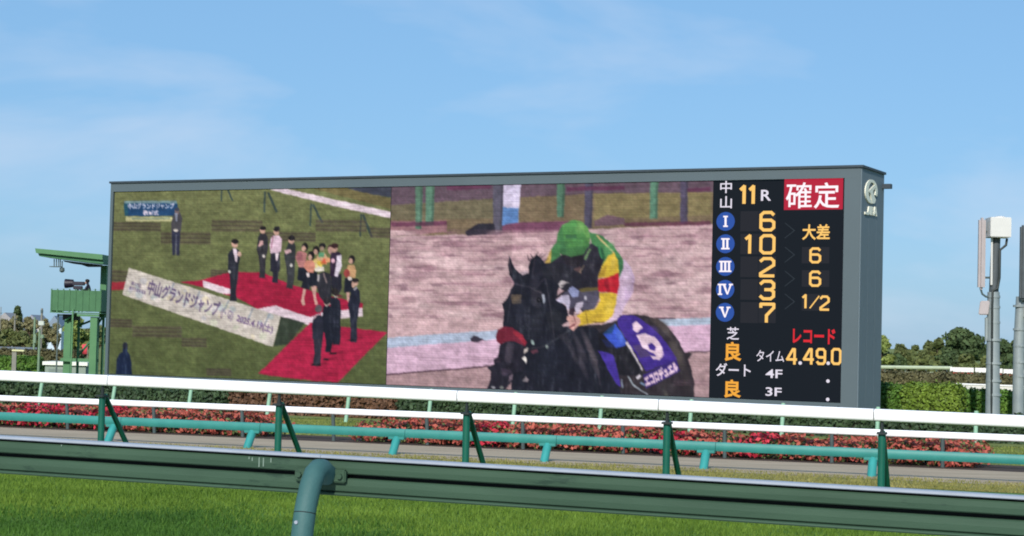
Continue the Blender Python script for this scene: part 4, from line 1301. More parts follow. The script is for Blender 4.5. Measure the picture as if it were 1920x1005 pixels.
put_text('中', (64, 82, 110, 130), L_WHT, .012); put_text('山', (64, 142, 110, 190), L_WHT, .012)
digit('1', (136, 97, 180, 175), L_AMB, .17); digit('1', (172, 97, 216, 175), L_AMB, .17)
put_text('R', (224, 117, 264, 160), L_WHT, .015)
put_rect((315, 73, 546, 195), L_RBOX, 0.006, 'confirmed_field')
put_text('確', (322, 88, 424, 190), L_TXT, .006); put_text('定', (432, 88, 532, 190), L_TXT, .012)
for k, (yc, t) in enumerate(((241, 'I'), (329, 'II'), (418, 'III'), (508, 'IV'), (598, 'V'))):
    n = 28
    put([(.5 + .5 * math.cos(2 * math.pi * i / n), .5 + .5 * math.sin(2 * math.pi * i / n)) for i in range(n)], [tuple(range(n))], (49 - k * .6, yc - 37, 121 - k * .6, yc + 37), 'place_disc', L_BLUE, 0.006)
    # serif roman numerals
    xc = 85 - k * .6
    def bar(x0, y0, x1, y1, w0, w1, lift):
        put([(0, 0), (0, 0), (0, 0)], [], (0, 0, 1, 1), 'tmp', L_WHT, 0) if False else None
        V = [(x0 - w0 / 2, y0), (x0 + w0 / 2, y0), (x1 + w1 / 2, y1), (x1 - w1 / 2, y1)]
        off = origin_of(board)
        vs = []
        for (x, y) in V:
            a, z = bs(*Z3((x, y))[0], INS)
            vs.append(tuple(bp(a, z, -INS + lift) - off))
        return vs
    strokes = []
    T_, B_ = yc - 20, yc + 20
    if t in ('I', 'II', 'III'):
        q = len(t)
        for i in range(q):
            x = xc + (i - (q - 1) / 2) * 15
            strokes.append((x, T_, x, B_, 8, 8))
        wS = 15 * (q - 1) + 18
        strokes += [(xc, T_ - 2, xc, T_ + 4, wS, wS), (xc, B_ - 4, xc, B_ + 2, wS, wS)]
    else:
        vx = xc + (9 if t == 'IV' else 0)
        if t == 'IV':
            strokes += [(xc - 20, T_, xc - 20, B_, 8, 8), (xc - 20, B_ - 4, xc - 20, B_ + 2, 17, 17)]
        strokes += [(vx - 14, T_, vx, B_, 10, 6), (vx + 14, T_, vx, B_, 7, 5), (vx - 14, T_ - 2, vx - 14, T_ + 4, 18, 18), (vx + 14, T_ - 2, vx + 14, T_ + 4, 16, 16)]
        if t == 'IV':
            strokes.append((xc - 20, T_ - 2, xc - 20, T_ + 4, 17, 17))
    vs, fs = [], []
    for i, st in enumerate(strokes):
        vs += bar(*st[:4], st[4], st[5], 0.012 + .0015 * i)
        fs.append(tuple(range(4 * i, 4 * i + 4)))
    me = bpy.data.meshes.new('place_numeral')
    me.from_pydata(vs, [], fs)
    link_mesh('place_numeral', me, L_TXT, board)
for (y0, y1) in ((203, 280), (292, 370), (381, 460), (470, 549), (560, 640)):
    put_rect((143, y0 - 2, 212, y1), L_CELL, 0.004, 'idle_cell')
    put_rect((214, y0 - 2, 282, y1), L_CELL, 0.004, 'idle_cell')
digit('6', (218, 200, 281, 281), L_AMB); digit('1', (156, 291, 204, 370), L_AMB); digit('0', (218, 291, 281, 371), L_AMB)
digit('2', (217, 381, 280, 461), L_AMB); digit('3', (217, 470, 280, 551), L_AMB); digit('7', (217, 560, 280, 641), L_AMB)
for y in (277, 372, 466, 556):
    put([(0, 1), (.12, 1), (1, .5), (.12, 0), (0, 0), (.86, .5)], [(0, 1, 2, 5), (5, 2, 3, 4)], (315, y - 30, 358, y + 30), 'chevron', L_CHEV, 0.005)
put_text('大差', (386, 252, 494, 314), L_AMB, .02)
for y0, y1 in ((342, 406), (433, 498), (526, 592)):
    put_rect((384, y0, 492, y1), L_CELL, 0.004, 'idle_cell')
digit('6', (414, 343, 461, 406), L_AMB); digit('6', (413, 434, 461, 498), L_AMB)
digit('1', (382, 526, 416, 584), L_AMB, .15); digit('/', (414, 532, 454, 584), L_AMB, .10); digit('2', (454, 532, 494, 592), L_AMB, .15)
put_text('芝', (90, 656, 138, 706), L_WHT, .012); put_text('良', (82, 714, 148, 790), L_ORG, .03)
put_text('ダート', (46, 798, 184, 850), L_WHT, .012); put_text('良', (80, 862, 146, 934), L_ORG, .03)
put_text('レコード', (349, 662, 516, 722), L_RED, .03)
put_text('タイム', (206, 747, 315, 792), L_WHT, .006)
for ch, x0, x1 in (('4', 322, 368), ('4', 388, 434), ('9', 439, 480), ('0', 499, 541)):
    digit(ch, (x0, 738, x1, 805), L_AMB)
n = 14
dot = [(.5 + .5 * math.cos(2 * math.pi * i / n), .5 + .5 * math.sin(2 * math.pi * i / n)) for i in range(n)]
for (x, y) in ((378, 797), (488, 798), (487, 868), (486, 940)):
    put(dot, [tuple(range(n))], (x - 7, y - 7, x + 7, y + 7), 'decimal_point', L_WHT, 0.012)
put_text('4F', (242, 822, 308, 856), L_WHT, .015); put_text('3F', (242, 893, 305, 927), L_WHT, .015)

# ---- emblem and letters on the end wall
M_emb = mat('emblem cream enamel', (226, 224, 206), 0.45, var=0.05)
PS = C0 - ES * 0.053
def sidept(px, py, out=0.0):
    return plane_hit(px, py, PS, -ES) - ES * out
Z8 = Z(1560, 300, 6.7)
def splate(pts, name, m, out=0.0, th=0.05):
    MB().plate([sidept(*p, out) for p in Z8(*pts)], -ES * th).build(name, m, board)
def epts(cx, cy, rx, ry, t0, t1, n=22):
    return [(cx + rx * math.cos(math.radians(t0 + (t1 - t0) * k / n)), cy + ry * math.sin(math.radians(t0 + (t1 - t0) * k / n))) for k in range(n + 1)]
# outer crescent (from the lower end round the left and the top to the right)
splate(epts(484, 396, 76, 150, 75, 385) + list(reversed(epts(490, 392, 44, 112, 110, 385))), 'emblem', M_emb)
splate([(440, 395), (505, 330), (530, 300), (540, 340), (505, 380), (498, 408), (535, 500), (522, 545), (490, 548), (478, 470), (470, 420)], 'emblem', M_emb, 0.0, 0.06)
splate([(452, 582), (470, 582), (468, 678), (445, 690), (404, 680), (404, 650), (440, 655)], 'emblem_letter', M_emb)
sp = MB()
sp.plate([sidept(*p) for p in Z8((472, 583), (488, 584), (488, 694), (470, 690))], -ES * 0.05)
sp.plate([sidept(*p) for p in Z8((489, 584), (508, 592), (510, 622), (500, 640), (489, 642), (489, 625), (496, 618), (496, 606), (489, 603))], -ES * 0.05)
sp.plate([sidept(*p) for p in Z8((489, 643), (500, 640), (514, 698), (502, 697))], -ES * 0.05)
sp.build('emblem_letter', M_emb, board)
sp = MB()
sp.plate([sidept(*p) for p in Z8((526, 586), (538, 588), (524, 702), (512, 698))], -ES * 0.05)
sp.plate([sidept(*p) for p in Z8((529, 588), (540, 588), (554, 708), (543, 706))], -ES * 0.052)
sp.plate([sidept(*p) for p in Z8((524, 655), (548, 658), (549, 676), (521, 672))], -ES * 0.054)
sp.build('emblem_letter', M_emb, board)

# ------------------------------------------------------------------ camera tower
M_tg = mat('tower green paint', (70, 118, 78), 0.6, scale=1.5, col2=(84, 130, 88))
M_tgd = mat('tower deep green paint', (58, 110, 76), 0.6, var=0.1)
M_rail = mat('tower panel green', (58, 102, 68), 0.65, scale=2.5, col2=(68, 114, 76))
YT = 101.0
Z4 = Z(0, 450, 3.723)
def tp(x, y, Y=YT):
    return at(*Z4((x, y))[0], Y)
tg = gz(-24, YT)
tc_ = tp(540, 700)
tower = empty('camera_tower', (tc_.x, YT, tg), 'green steel camera tower with a sloping roof beside the video board', 'tower')
DY = 2.6
def tbox(x0, y0, x1, y1, ya, yb, name, m, bevel=0.0, parent=None):
    a, b = tp(x0, y0), tp(x1, y1)
    return MB().box(((a.x + b.x) / 2, (ya + yb) / 2, (a.z + b.z) / 2), (abs(b.x - a.x), yb - ya, abs(a.z - b.z))).build(name, m, parent or tower, bevel=bevel)
def tpost(x0, x1, y0, m, y, name='leg', to_ground=True, y1=None):
    a, b = tp(x0, y0), tp(x1, y0)
    zb = tg - .1 if to_ground else tp(x0, y1).z
    w = abs(b.x - a.x)
    return MB().box(((a.x + b.x) / 2, y, (a.z + zb) / 2), (w, w, a.z - zb)).build(name, m, tower)
# sloping roof slab with fascia
def slab(pts, ya, yb, name, m):
    P = [tp(*p) for p in pts]
    return MB().plate([Vector((p.x, ya, p.z)) for p in P], (0, yb - ya, 0)).build(name, m, tower)
slab(((256, 60), (725, 103), (725, 140), (262, 92)), YT - .35, YT + DY, 'roof', M_tg)
slab(((270, 95), (725, 141), (725, 168), (640, 160), (280, 114)), YT - .15, YT + DY - .2, 'roof_beam', M_tgd)
slab(((430, 140), (700, 172), (690, 186), (600, 186), (560, 172), (500, 164), (440, 150)), YT + .3, YT + .6, 'roof_bracket', M_dark)
tpost(655, 698, 168, M_tg, YT + 1.9, 'roof_column', False, 540)
tbox(358, 347, 706, 500, YT - .04, YT, 'parapet_panel', M_rail)
tbox(358, 347, 706, 500, YT + DY - .05, YT + DY, 'parapet_panel', M_rail)
for (xa, xb) in ((356, 366), (698, 706)):
    tbox(xa, 347, xb, 500, YT + .001, YT + DY - .051, 'parapet_panel', M_rail)
for x in (360, 402, 444, 486, 528, 575, 620, 665, 702):
    tbox(x - 1.6, 341, x + 1.6, 502, YT - .07, YT - .041, 'parapet_post', M_rail)
tbox(354, 338, 708, 346.5, YT - .10, YT + .03, 'handrail', M_tg)
tbox(352, 500.5, 708, 515, YT - .12, YT + DY, 'deck', M_tg)
tbox(540, 516, 692, 536, YT - .10, YT + .1, 'deck_beam', M_tg)
tbox(362, 516, 692, 534, YT + 1.2, YT + 1.5, 'deck_beam', M_tgd)
tbox(420, 516, 530, 560, YT + .6, YT + 1.0, 'deck_beam', M_dark)
tpost(429, 477, 535, M_tg, YT + .9)
tpost(631, 679, 537, M_tg, YT + .2)
tpost(608, 630, 535, M_tgd, YT + 2.3)
tpost(676, 690, 535, M_tgd, YT + 2.3)
tpost(393, 402, 516, M_grey, YT + .3, 'drain_pipe')
tpost(511, 521, 480, M_tg, YT - .2, 'drain_pipe')
tpost(476, 492, 535, M_tgd, YT + 2.3)
tpost(690, 706, 535, M_tgd, YT + .9)
for (xa, ya_, xb, yb_, yy) in ((440, 560, 520, 512, YT + .5), (470, 600, 610, 545, YT + 2.3), (470, 820, 620, 640, YT + 2.3), (660, 600, 700, 540, YT + .5)):
    a, b = tp(xa, ya_), tp(xb, yb_)
    MB().tube([(a.x, yy, a.z), (b.x, yy, b.z)], .06, 8).build('brace', M_tgd, tower)
tbox(408, 640, 672, 652, YT + 2.2, YT + 2.35, 'cross_beam', M_tgd)
tbox(408, 824, 672, 854, YT + .45, YT + .6, 'cross_beam', M_tg)
for x in (372, 388, 404, 416):
    a = tp(x, 132)
    b = tp(x, 184)
    MB().tube([(a.x, YT + .2, a.z), (b.x, YT + .2, b.z)], 0.03, 6).build('lamp_rod', M_grey, tower)
tbox(345, 182, 425, 189, YT - .05, YT + .45, 'lamp_shelf', M_grey)
a = tp(428, 170); b = tp(427, 206)
MB().tube([(a.x, YT + .2, a.z + .2), (b.x, YT + .2, b.z + .12), (b.x, YT + .2, b.z + .1), (b.x, YT + .2, b.z - .08), (b.x, YT + .2, b.z - .16)], [.03, .03, .13, .15, .06], 12).build('dome_camera', M_grey, tower, smooth=True)

# television camera and its operator
M_blk = mat('camera black', (36, 30, 46), 0.5, var=0.2)
c = tp(520, 330)
tvc = empty('television_camera', (c.x, YT + 1.0, tp(520, 505).z), 'black television camera with long lens on the green tower', 'camera')
a, b = tp(424, 300), tp(482, 299)
MB().tube([(a.x, YT + 1, a.z), (a.x + .1, YT + 1, a.z), (b.x, YT + 1, b.z)], [.26, .26, .22], 14).build('lens', M_blk, tvc, smooth=True)
a, b = tp(478, 286), tp(560, 314)
MB().box(((a.x + b.x) / 2, YT + 1, (a.z + b.z) / 2), (b.x - a.x, .42, a.z - b.z)).build('body', M_blk, tvc, bevel=.03)
a, b = tp(545, 290), tp(566, 304)
MB().box(((a.x + b.x) / 2, YT + 1, (a.z + b.z) / 2), (b.x - a.x, .22, a.z - b.z)).build('viewfinder', M_blk, tvc, bevel=.02)
hd = tp(515, 322)
MB().box((hd.x, YT + 1, hd.z - .06), (.5, .3, .2)).build('tripod_head', M_blk, tvc, bevel=.03)
for dx, dy in ((-.35, -.3), (.35, -.3), (0, .4)):
    MB().tube([(hd.x, YT + 1, hd.z - .12), (hd.x + dx, YT + 1 + dy, tp(520, 500).z)], .035, 8).build('tripod_leg', M_blk, tvc)

def skin_body(name, verts, edges, m, parent=None, sub=2):
    me = bpy.data.meshes.new(name)
    me.from_pydata([v[:3] for v in verts], edges, [])
    ob = bpy.data.objects.new(name, me)
    COL.objects.link(ob)
    md = ob.modifiers.new('skin', 'SKIN')
    md.use_smooth_shade = True
    for i, v in enumerate(verts):
        me.skin_vertices[0].data[i].radius = (v[3], v[4] if len(v) > 4 else v[3])
    me.skin_vertices[0].data[0].use_root = True
    ob.modifiers.new('sub', 'SUBSURF').levels = sub
    ev = ob.evaluated_get(bpy.context.evaluated_depsgraph_get())
    nm = bpy.data.meshes.new_from_object(ev)
    bpy.data.objects.remove(ob)
    nm.materials.clear()
    return nm
# operator: standing behind the camera, facing along -x (towards the lens)
pf = tp(585, 502)
ph = tp(583, 290)
HT = ph.z + .12 - pf.z
k = 1.72 / 1.72
S0 = HT / 1.72
def q(x, y, z, r, r2=None):
    return (x * S0, y * S0, z * S0, r * S0, (r2 or r) * S0)
vs = [q(0.05, 0, .95, .15, .13), q(.03, 0, 1.15, .14, .12), q(-.02, 0, 1.36, .16, .13), q(-.05, 0, 1.47, .065), q(-.08, 0, 1.53, .07), q(-.09, 0, 1.60, .105), q(-.09, 0, 1.68, .08),
      q(-.03, .19, 1.39, .065), q(-.16, .24, 1.18, .05), q(-.38, .18, 1.20, .042), q(-.46, .16, 1.22, .04),
      q(-.03, -.19, 1.39, .065), q(-.16, -.24, 1.18, .05), q(-.38, -.18, 1.20, .042), q(-.46, -.16, 1.22, .04),
      q(.05, .10, .88, .10), q(.03, .11, .48, .075), q(.05, .11, .10, .05), q(-.10, .12, .04, .045),
      q(.05, -.10, .88, .10), q(.03, -.11, .48, .075), q(.05, -.11, .10, .05), q(-.10, -.12, .04, .045)]
es = [(0, 1), (1, 2), (2, 3), (3, 4), (4, 5), (5, 6), (2, 7), (7, 8), (8, 9), (9, 10), (2, 11), (11, 12), (12, 13), (13, 14), (0, 15), (15, 16), (16, 17), (17, 18), (0, 19), (19, 20), (20, 21), (21, 22)]
nm = skin_body('person', vs, es, None)
op = link_mesh('person', nm, mat('dark navy clothing', (40, 40, 54), 0.8, var=0.2), None, (pf.x, YT + 1.0, pf.z))
tag(op, 'person in dark clothing standing behind the television camera on the tower', 'person')
hairm = MB().tube([(-.10 * S0, 0, 1.60 * S0), (-.085 * S0, 0, 1.66 * S0), (-.08 * S0, 0, 1.73 * S0), (-.075 * S0, 0, 1.765 * S0)], [.09 * S0, .125 * S0, .11 * S0, .04 * S0], 12)
me = bpy.data.meshes.new('hair')
me.from_pydata([tuple(v) for v in hairm.v], [], hairm.f)
link_mesh('hair', me, mat('black hair', (26, 22, 24), 0.7), op)
fm = MB().tube([(-.135 * S0, 0, 1.52 * S0), (-.15 * S0, 0, 1.56 * S0), (-.155 * S0, 0, 1.62 * S0)], [.05 * S0, .07 * S0, .055 * S0], 10).tube([(-.20 * S0, 0, 1.60 * S0), (-.232 * S0, 0, 1.575 * S0)], [.012 * S0, .018 * S0], 6)
me = bpy.data.meshes.new('face')
me.from_pydata([tuple(v) for v in fm.v], [], fm.f)
link_mesh('face', me, mat('skin', (190, 146, 126), 0.6, var=0.05), op)

# ------------------------------------------------------------------ trees
M_bark = mat('bark', (84, 70, 56), 0.9, scale=4, var=0.3, bump=0.6)
def tree_mat(name, c1, c2):
    return mat(name, c1, 0.75, scale=0.35, col2=c2, island=0.32, transl=0.2)
T_DARK = tree_mat('pine crown', (54, 74, 42), (88, 104, 60))
T_MID = tree_mat('broadleaf crown', (78, 92, 48), (116, 120, 68))
T_LITE = tree_mat('fresh crown', (112, 128, 60), (150, 158, 88))
T_BRN = tree_mat('budding crown', (118, 114, 78), (150, 142, 104))
T_OLV = tree_mat('olive crown', (88, 98, 56), (118, 124, 76))
def tree(px, py_top, Y, w_px, m, label, seed, name='tree', group=None, flat=0.75, clumps=12, leaves=110, lsize=0.55):
    rng = np.random.default_rng(seed)
    top = at(px, py_top, Y)
    g = gz(top.x, Y)
    H = top.z - g
    W = w_px / F_PX * Y / 2
    root = empty(name, (top.x, Y, g), label, 'tree', group)
    base = Vector((top.x, Y, g))
    tr = MB()
    th = H * .55
    tr.tube([base - Vector((0, 0, .1)), base + Vector((rng.normal(0, .1), 0, th * .5)), base + Vector((rng.normal(0, .2), 0, th))], [max(.14, H * .03), H * .022 + .05, .06], 8)
    Ps, Ds, Ss = [], [], []
    cz = g + H * .60
    for k in range(clumps):
        t = rng.uniform(0, 2 * math.pi)
        r = math.sqrt(rng.random())
        hz = rng.uniform(-.42, 1)
        prof = math.sqrt(max(0.05, 1 - max(hz, 0) ** 2)) if hz > 0 else 1 - .35 * abs(hz)
        c = Vector((top.x + W * .78 * r * math.cos(t) * prof, Y + W * .78 * r * math.sin(t) * prof, cz + hz * H * .32))
        rad = rng.uniform(.26, .42) * min(W, H * .6)
        if k == 0:
            c = Vector((top.x, Y, top.z - rad * flat))
        P, D = blob_points(tuple(c), (rad, rad, rad * flat), leaves, rng, .55)
        Ps.append(P); Ds.append(D); Ss.append(rng.uniform(.6, 1.4, leaves) * lsize)
        tr.tube([base + Vector((0, 0, th * rng.uniform(.5, 1))), base.lerp(c, .6) + Vector((0, 0, .2)), c], [.07, .05, .02], 5)
    tr.build('trunk', M_bark, root)
    P = np.concatenate(Ps)
    keep = P[:, 2] > g + .15
    V, Fq = leaf_quads(P[keep], np.concatenate(Ds)[keep], np.concatenate(Ss)[keep], rng)
    np_mesh('crown', V, Fq, m, root)
    return root

ORD = ['first', 'second', 'third', 'fourth', 'fifth', 'sixth', 'seventh', 'eighth', 'ninth']
RT = 'trees beyond the course on the mast side'
tree(1802, 615, 205, 86, T_DARK, 'tallest rounded dark tree beside the antenna mast', 101, clumps=26, leaves=150)
tree(1655, 630, 190, 46, T_LITE, 'bright green tree just past the board end', 102, clumps=14)
for i, (px, py, w, m) in enumerate(((1688, 646, 40, T_OLV), (1716, 648, 44, T_MID), (1742, 640, 46, T_OLV), (1760, 634, 40, T_MID), (1772, 654, 50, T_DARK), (1846, 646, 50, T_DARK))):
    tree(px, py, 210 + 4 * (i % 3), w, m, '%s from the board end of the olive trees before the masts' % ORD[i], 110 + i, group=RT)
for i, (px, py, w, m) in enumerate(((1880, 636, 60, T_DARK), (1902, 640, 46, T_OLV), (1930, 632, 60, T_DARK), (1985, 628, 70, T_MID))):
    tree(px, py, 214 + 5 * (i % 2), w, m, 'dark tree behind the antenna masts, %s towards the picture edge' % ORD[i], 120 + i, group='trees behind the masts')
for i, px in enumerate((1670, 1705, 1735, 1775, 1815, 1860, 1900, 1945)):
    tree(px, 664 + (i % 3) * 2, 192 + 3 * (i % 2), 62, T_MID if i % 3 else T_DARK, 'low bushy tree at the foot of the far wood, %s from the board end' % ORD[i], 130 + i, group='low trees under the far wood', clumps=12, leaves=100, lsize=.5)
tree(33, 575, 210, 26, T_DARK, 'dark round topped pine rising over the houses', 201, clumps=12, flat=.8)
for i, (px, py, w, m) in enumerate(((-40, 590, 60, T_BRN), (8, 598, 40, T_BRN), (30, 592, 36, T_BRN), (52, 594, 36, T_BRN), (66, 600, 34, T_BRN), (86, 598, 32, T_BRN), (106, 606, 30, T_BRN))):
    tree(px, py, 196 + 5 * (i % 3), w, m, 'pale budding tree beside the tower, %s from the picture edge' % ORD[i], 210 + i, group='budding trees by the tower', clumps=16, leaves=110, lsize=.34)
for i, (px, py, w, m) in enumerate(((-10, 612, 60, T_OLV), (18, 616, 44, T_MID), (44, 622, 44, T_OLV), (70, 626, 40, T_MID), (180, 606, 50, T_OLV))):
    tree(px, py, 184 + 4 * (i % 2), w, m, 'low olive tree before the budding trees, %s from the picture edge' % ORD[i], 220 + i, group='low trees by the tower', clumps=12, leaves=100, lsize=.45)
tree(146, 596, 150, 52, T_LITE, 'light green leafy tree seen between the tower legs', 230, clumps=16, leaves=130, lsize=.4)

# ------------------------------------------------------------------ right hand side: hedges, far rail, wall, masts
def foot(px, Y):
    p = at(px, 700, Y)
    p.z = 0
    return p
hedge('hedge', 'tall dark green clipped hedge next to the board end', foot(1630, 92), foot(1700, 91), 1.6, at(1670, 714, 92).z - .28, M_hgreen, 5200, 0.16, 41)
hedge('hedge', 'bright yellow green clipped hedge bulging forward', foot(1694, 88), foot(1795, 87), 1.8, at(1745, 715, 88).z - .26, M_hyel, 6500, 0.16, 42, rough=.09)
hedge('hedge', 'green clipped hedge between the bright hedge and the nearest mast', foot(1799, 90), foot(1850, 89.5), 1.6, at(1820, 725, 90).z - .26, M_hgreen, 4200, 0.16, 43)
hedge('hedge', 'green clipped hedge behind the foot of the nearest mast', foot(1854, 90), foot(1990, 88), 1.6, at(1900, 728, 90).z - .24, mat('mid green hedge leaf', (70, 106, 34), 0.7, scale=0.9, col2=(104, 132, 46), island=0.35), 8000, 0.16, 44)
hedge('hedge', 'long dry brown hedge under the far rail', foot(1635, 150), foot(1980, 145), 2.0, at(1750, 696, 148).z - .3, M_hdry, 9000, 0.3, 45, rough=.12)
wall = empty('low_wall', tuple(foot(1880, 118)), 'low white wall between the clipped hedge and the brown hedge', 'wall')
a, b = at(1796, 719, 118), at(1990, 728, 114)
g = gz(a.x, 118)
e = (Vector((b.x, b.y, 0)) - Vector((a.x, a.y, 0)))
MB().box(((a.x + b.x) / 2, (a.y + b.y) / 2, (a.z + g) / 2 - .03), (e.length, .25, a.z - g - .06), (e.normalized(), Vector((-e.y, e.x, 0)).normalized(), US)).build('wall_face', mat('white wall', (214, 210, 204), .7, var=.05), wall)
MB().box(((a.x + b.x) / 2, (a.y + b.y) / 2, a.z - .02), (e.length + .1, .36, .08), (e.normalized(), Vector((-e.y, e.x, 0)).normalized(), US)).build('wall_cap', M_white, wall)
# far rail with boards
a, b = at(1630, 688, 170), at(1785, 690, 170)
fr = empty('far_rail', (a.lerp(b, .5).x, 170, gz(10, 170)), 'thin pale green rail below the far wood', 'rail')
M_fr = mat('pale far rail', (168, 178, 150), .5, var=.08)
MB().tube([a, b], .17, 8).build('rail_tube', M_fr, fr)
MB().tube([a - US * .45, b - US * .45], .06, 8).build('rail_tube', M_fr, fr)
for k in range(8):
    p = a.lerp(b, (k + .5) / 8)
    MB().tube([p, (p.x, p.y, gz(p.x, p.y) - .1)], .05, 6).build('post', M_grey, fr)
M_boardw = mat('white hoarding', (232, 228, 224), .5, var=.05)
M_red, M_blu = mat('red print', (190, 60, 50), .5), mat('blue print', (70, 110, 150), .5)
for i, (x0, x1, lab) in enumerate(((1781, 1826, 'white hoarding with red foot stripe at the end of the far rail'), (1828, 1853, 'white hoarding with blue foot stripe beside the nearest mast'),
                                   (1867, 1880, 'narrow white hoarding just past the nearest mast'), (1881, 1935, 'white hoarding behind the second mast'))):
    p, q_ = at(x0, 689 + i * 1.2, 168), at(x1, 690 + i * 1.2, 168)
    g = gz(p.x, 168)
    h = empty('hoarding', ((p.x + q_.x) / 2, 168, g), lab, 'hoarding')
    MB().box(((p.x + q_.x) / 2, 168, p.z - .18), (q_.x - p.x - .04, .08, .42)).build('sheet', M_boardw, h)
    MB().box(((p.x + q_.x) / 2, 167.93, p.z - .50), (q_.x - p.x - .2, .05, .10)).build('stripe', M_blu if i == 1 else M_red, h)
    MB().box(((p.x + q_.x) / 2, 168, p.z - .72), (q_.x - p.x - .04, .06, .22)).build('sheet', M_boardw, h)
    for t in (.1, .9):
        x = p.x + (q_.x - p.x) * t
        MB().tube([(x, 168.06, p.z), (x, 168.06, g - .1)], .05, 6).build('post', M_grey, h)

M_mast = mat('galvanised mast', (128, 138, 142), .5, metal=.15, scale=1.2, col2=(150, 158, 158))
M_mastd = mat('dark mast sleeve', (74, 80, 84), .6, var=.15)
M_pan = mat('antenna radome', (168, 158, 158), .5, var=.06)
M_cab = mat('equipment box white', (204, 202, 198), .5, var=.04)
Z5 = Z(1640, 390, 2.284)
def mp(x, y, Y):
    return at(*Z5((x, y))[0], Y)
YM = 79.0
b0 = mp(504, 900, YM); g = gz(b0.x, YM)
mast = empty('antenna_mast', (b0.x, YM, g), 'grey antenna mast with white box on top behind the rails', 'mast')
p0, p1, p2, p3 = Vector((b0.x, YM, g - .1)), mp(505, 880, YM), mp(509, 360, YM), mp(519, 130, YM)
MB().tube([p0, p1, p2], [.33, .31, .26], 18).build('pole', M_mast, mast, smooth=True)
MB().tube([mp(510, 360, YM), p3], [.21, .20], 14).build('upper_pole', M_mastd, mast, smooth=True)
for y in (380, 425, 490, 565, 665, 740, 800):
    c = mp(509, y, YM)
    MB().tube([c - US * .05, c + US * .05], .335 if y > 500 else .29, 16).build('band', M_mast, mast, smooth=True)
a, b = mp(482, 42, YM), mp(569, 129, YM)
bx_ = MB().box(((a.x + b.x) / 2, YM - .1, (a.z + b.z) / 2), (b.x - a.x, 1.0, a.z - b.z)).build('equipment_box', M_cab, mast, bevel=.025)
MB().tube([mp(536, 43, YM), mp(536, 38, YM), mp(536, 34, YM)], [.26, .24, .08], 12).build('cap', M_cab, mast, smooth=True)
cb = [mp(560, 132, YM), mp(556, 160, YM), mp(530, 182, YM), mp(528, 300, YM), mp(520, 345, YM), mp(499, 355, YM), mp(497, 420, YM), mp(495, 700, YM), mp(494, 880, YM)]
MB().tube([Vector((p.x, YM - .25, p.z)) for p in cb], .055, 8).build('cable', M_dark, mast, smooth=True)
cb = [mp(497, 130, YM), mp(495, 330, YM)]
MB().tube([Vector((p.x, YM - .2, p.z)) for p in cb], .05, 8).build('feeder_pipe', M_cab, mast)
a, b = mp(443, 42, YM), mp(468, 350, YM)
pan = MB().box(((a.x + b.x) / 2, YM - .1, (a.z + b.z) / 2), (b.x - a.x, .34, a.z - b.z)).build('panel_antenna', M_pan, mast, bevel=.1, smooth=True)
for y in (100, 298):
    u, v = mp(466, y, YM), mp(506, y, YM)
    MB().tube([u, v], .045, 8).build('bracket', M_grey, pan)
cb = [mp(452, 348, YM), mp(458, 368, YM), mp(474, 380, YM), mp(498, 382, YM)]
MB().tube([Vector((p.x, YM - .1, p.z)) for p in cb], .045, 8).build('cable', M_grey, pan)
a, b = mp(448, 400, YM), mp(484, 456, YM)
c = a.lerp(b, .5)
sm = MB().box((c.x, YM - .1, c.z), (.40, .25, .62), (Vector((.98, -.2, 0)), Vector((.2, .98, 0)), Vector((.12, 0, .99)).normalized())).build('small_antenna', M_pan, mast, bevel=.04)
MB().tube([mp(480, 470, YM), mp(480, 570, YM)], .09, 8).build('stub_pole', M_mast, mast)
for y in (425, 470, 560):
    MB().tube([mp(478, y, YM), mp(504, y, YM)], .04, 6).build('bracket', M_grey, mast)
YM2 = 84.0
b0 = mp(616, 800, YM2); g = gz(b0.x, YM2)
mast2 = empty('antenna_mast', (b0.x, YM2, g), 'second antenna mast with long dark panel at the picture edge', 'mast')
MB().tube([(b0.x, YM2, g - .1), mp(617, 590, YM2), mp(626, 380, YM2)], [.27, .25, .22], 16).build('pole', M_mast, mast2, smooth=True)
MB().tube([mp(634, 380, YM2), mp(640, 100, YM2)], [.17, .15], 12).build('upper_pole', M_mastd, mast2, smooth=True)
for y in (420, 520, 590, 660, 720):
    c = mp(619, y, YM2)
    MB().tube([c - US * .05, c + US * .05], .285, 14).build('band', M_mast, mast2)
a, b = mp(612, 76, YM2), mp(634, 395, YM2)
pan = MB().box(((a.x + b.x) / 2, YM2 - .45, (a.z + b.z) / 2), (b.x - a.x, .3, a.z - b.z)).build('panel_antenna', M_mastd, mast2, bevel=.08, smooth=True)
for y in (120, 320, 400):
    MB().tube([mp(630, y, YM2) - Vector((0, .2, 0)), mp(650, y, YM2)], .05, 8).build('bracket', M_grey, mast2)
for y0, y1 in ((350, 400), (415, 470)):
    a, b = mp(633, y0, YM2), mp(660, y1, YM2)
    MB().box(((a.x + b.x) / 2, YM2 - .3, (a.z + b.z) / 2), (b.x - a.x, .4, a.z - b.z)).build('equipment_box', M_cab, mast2, bevel=.04)

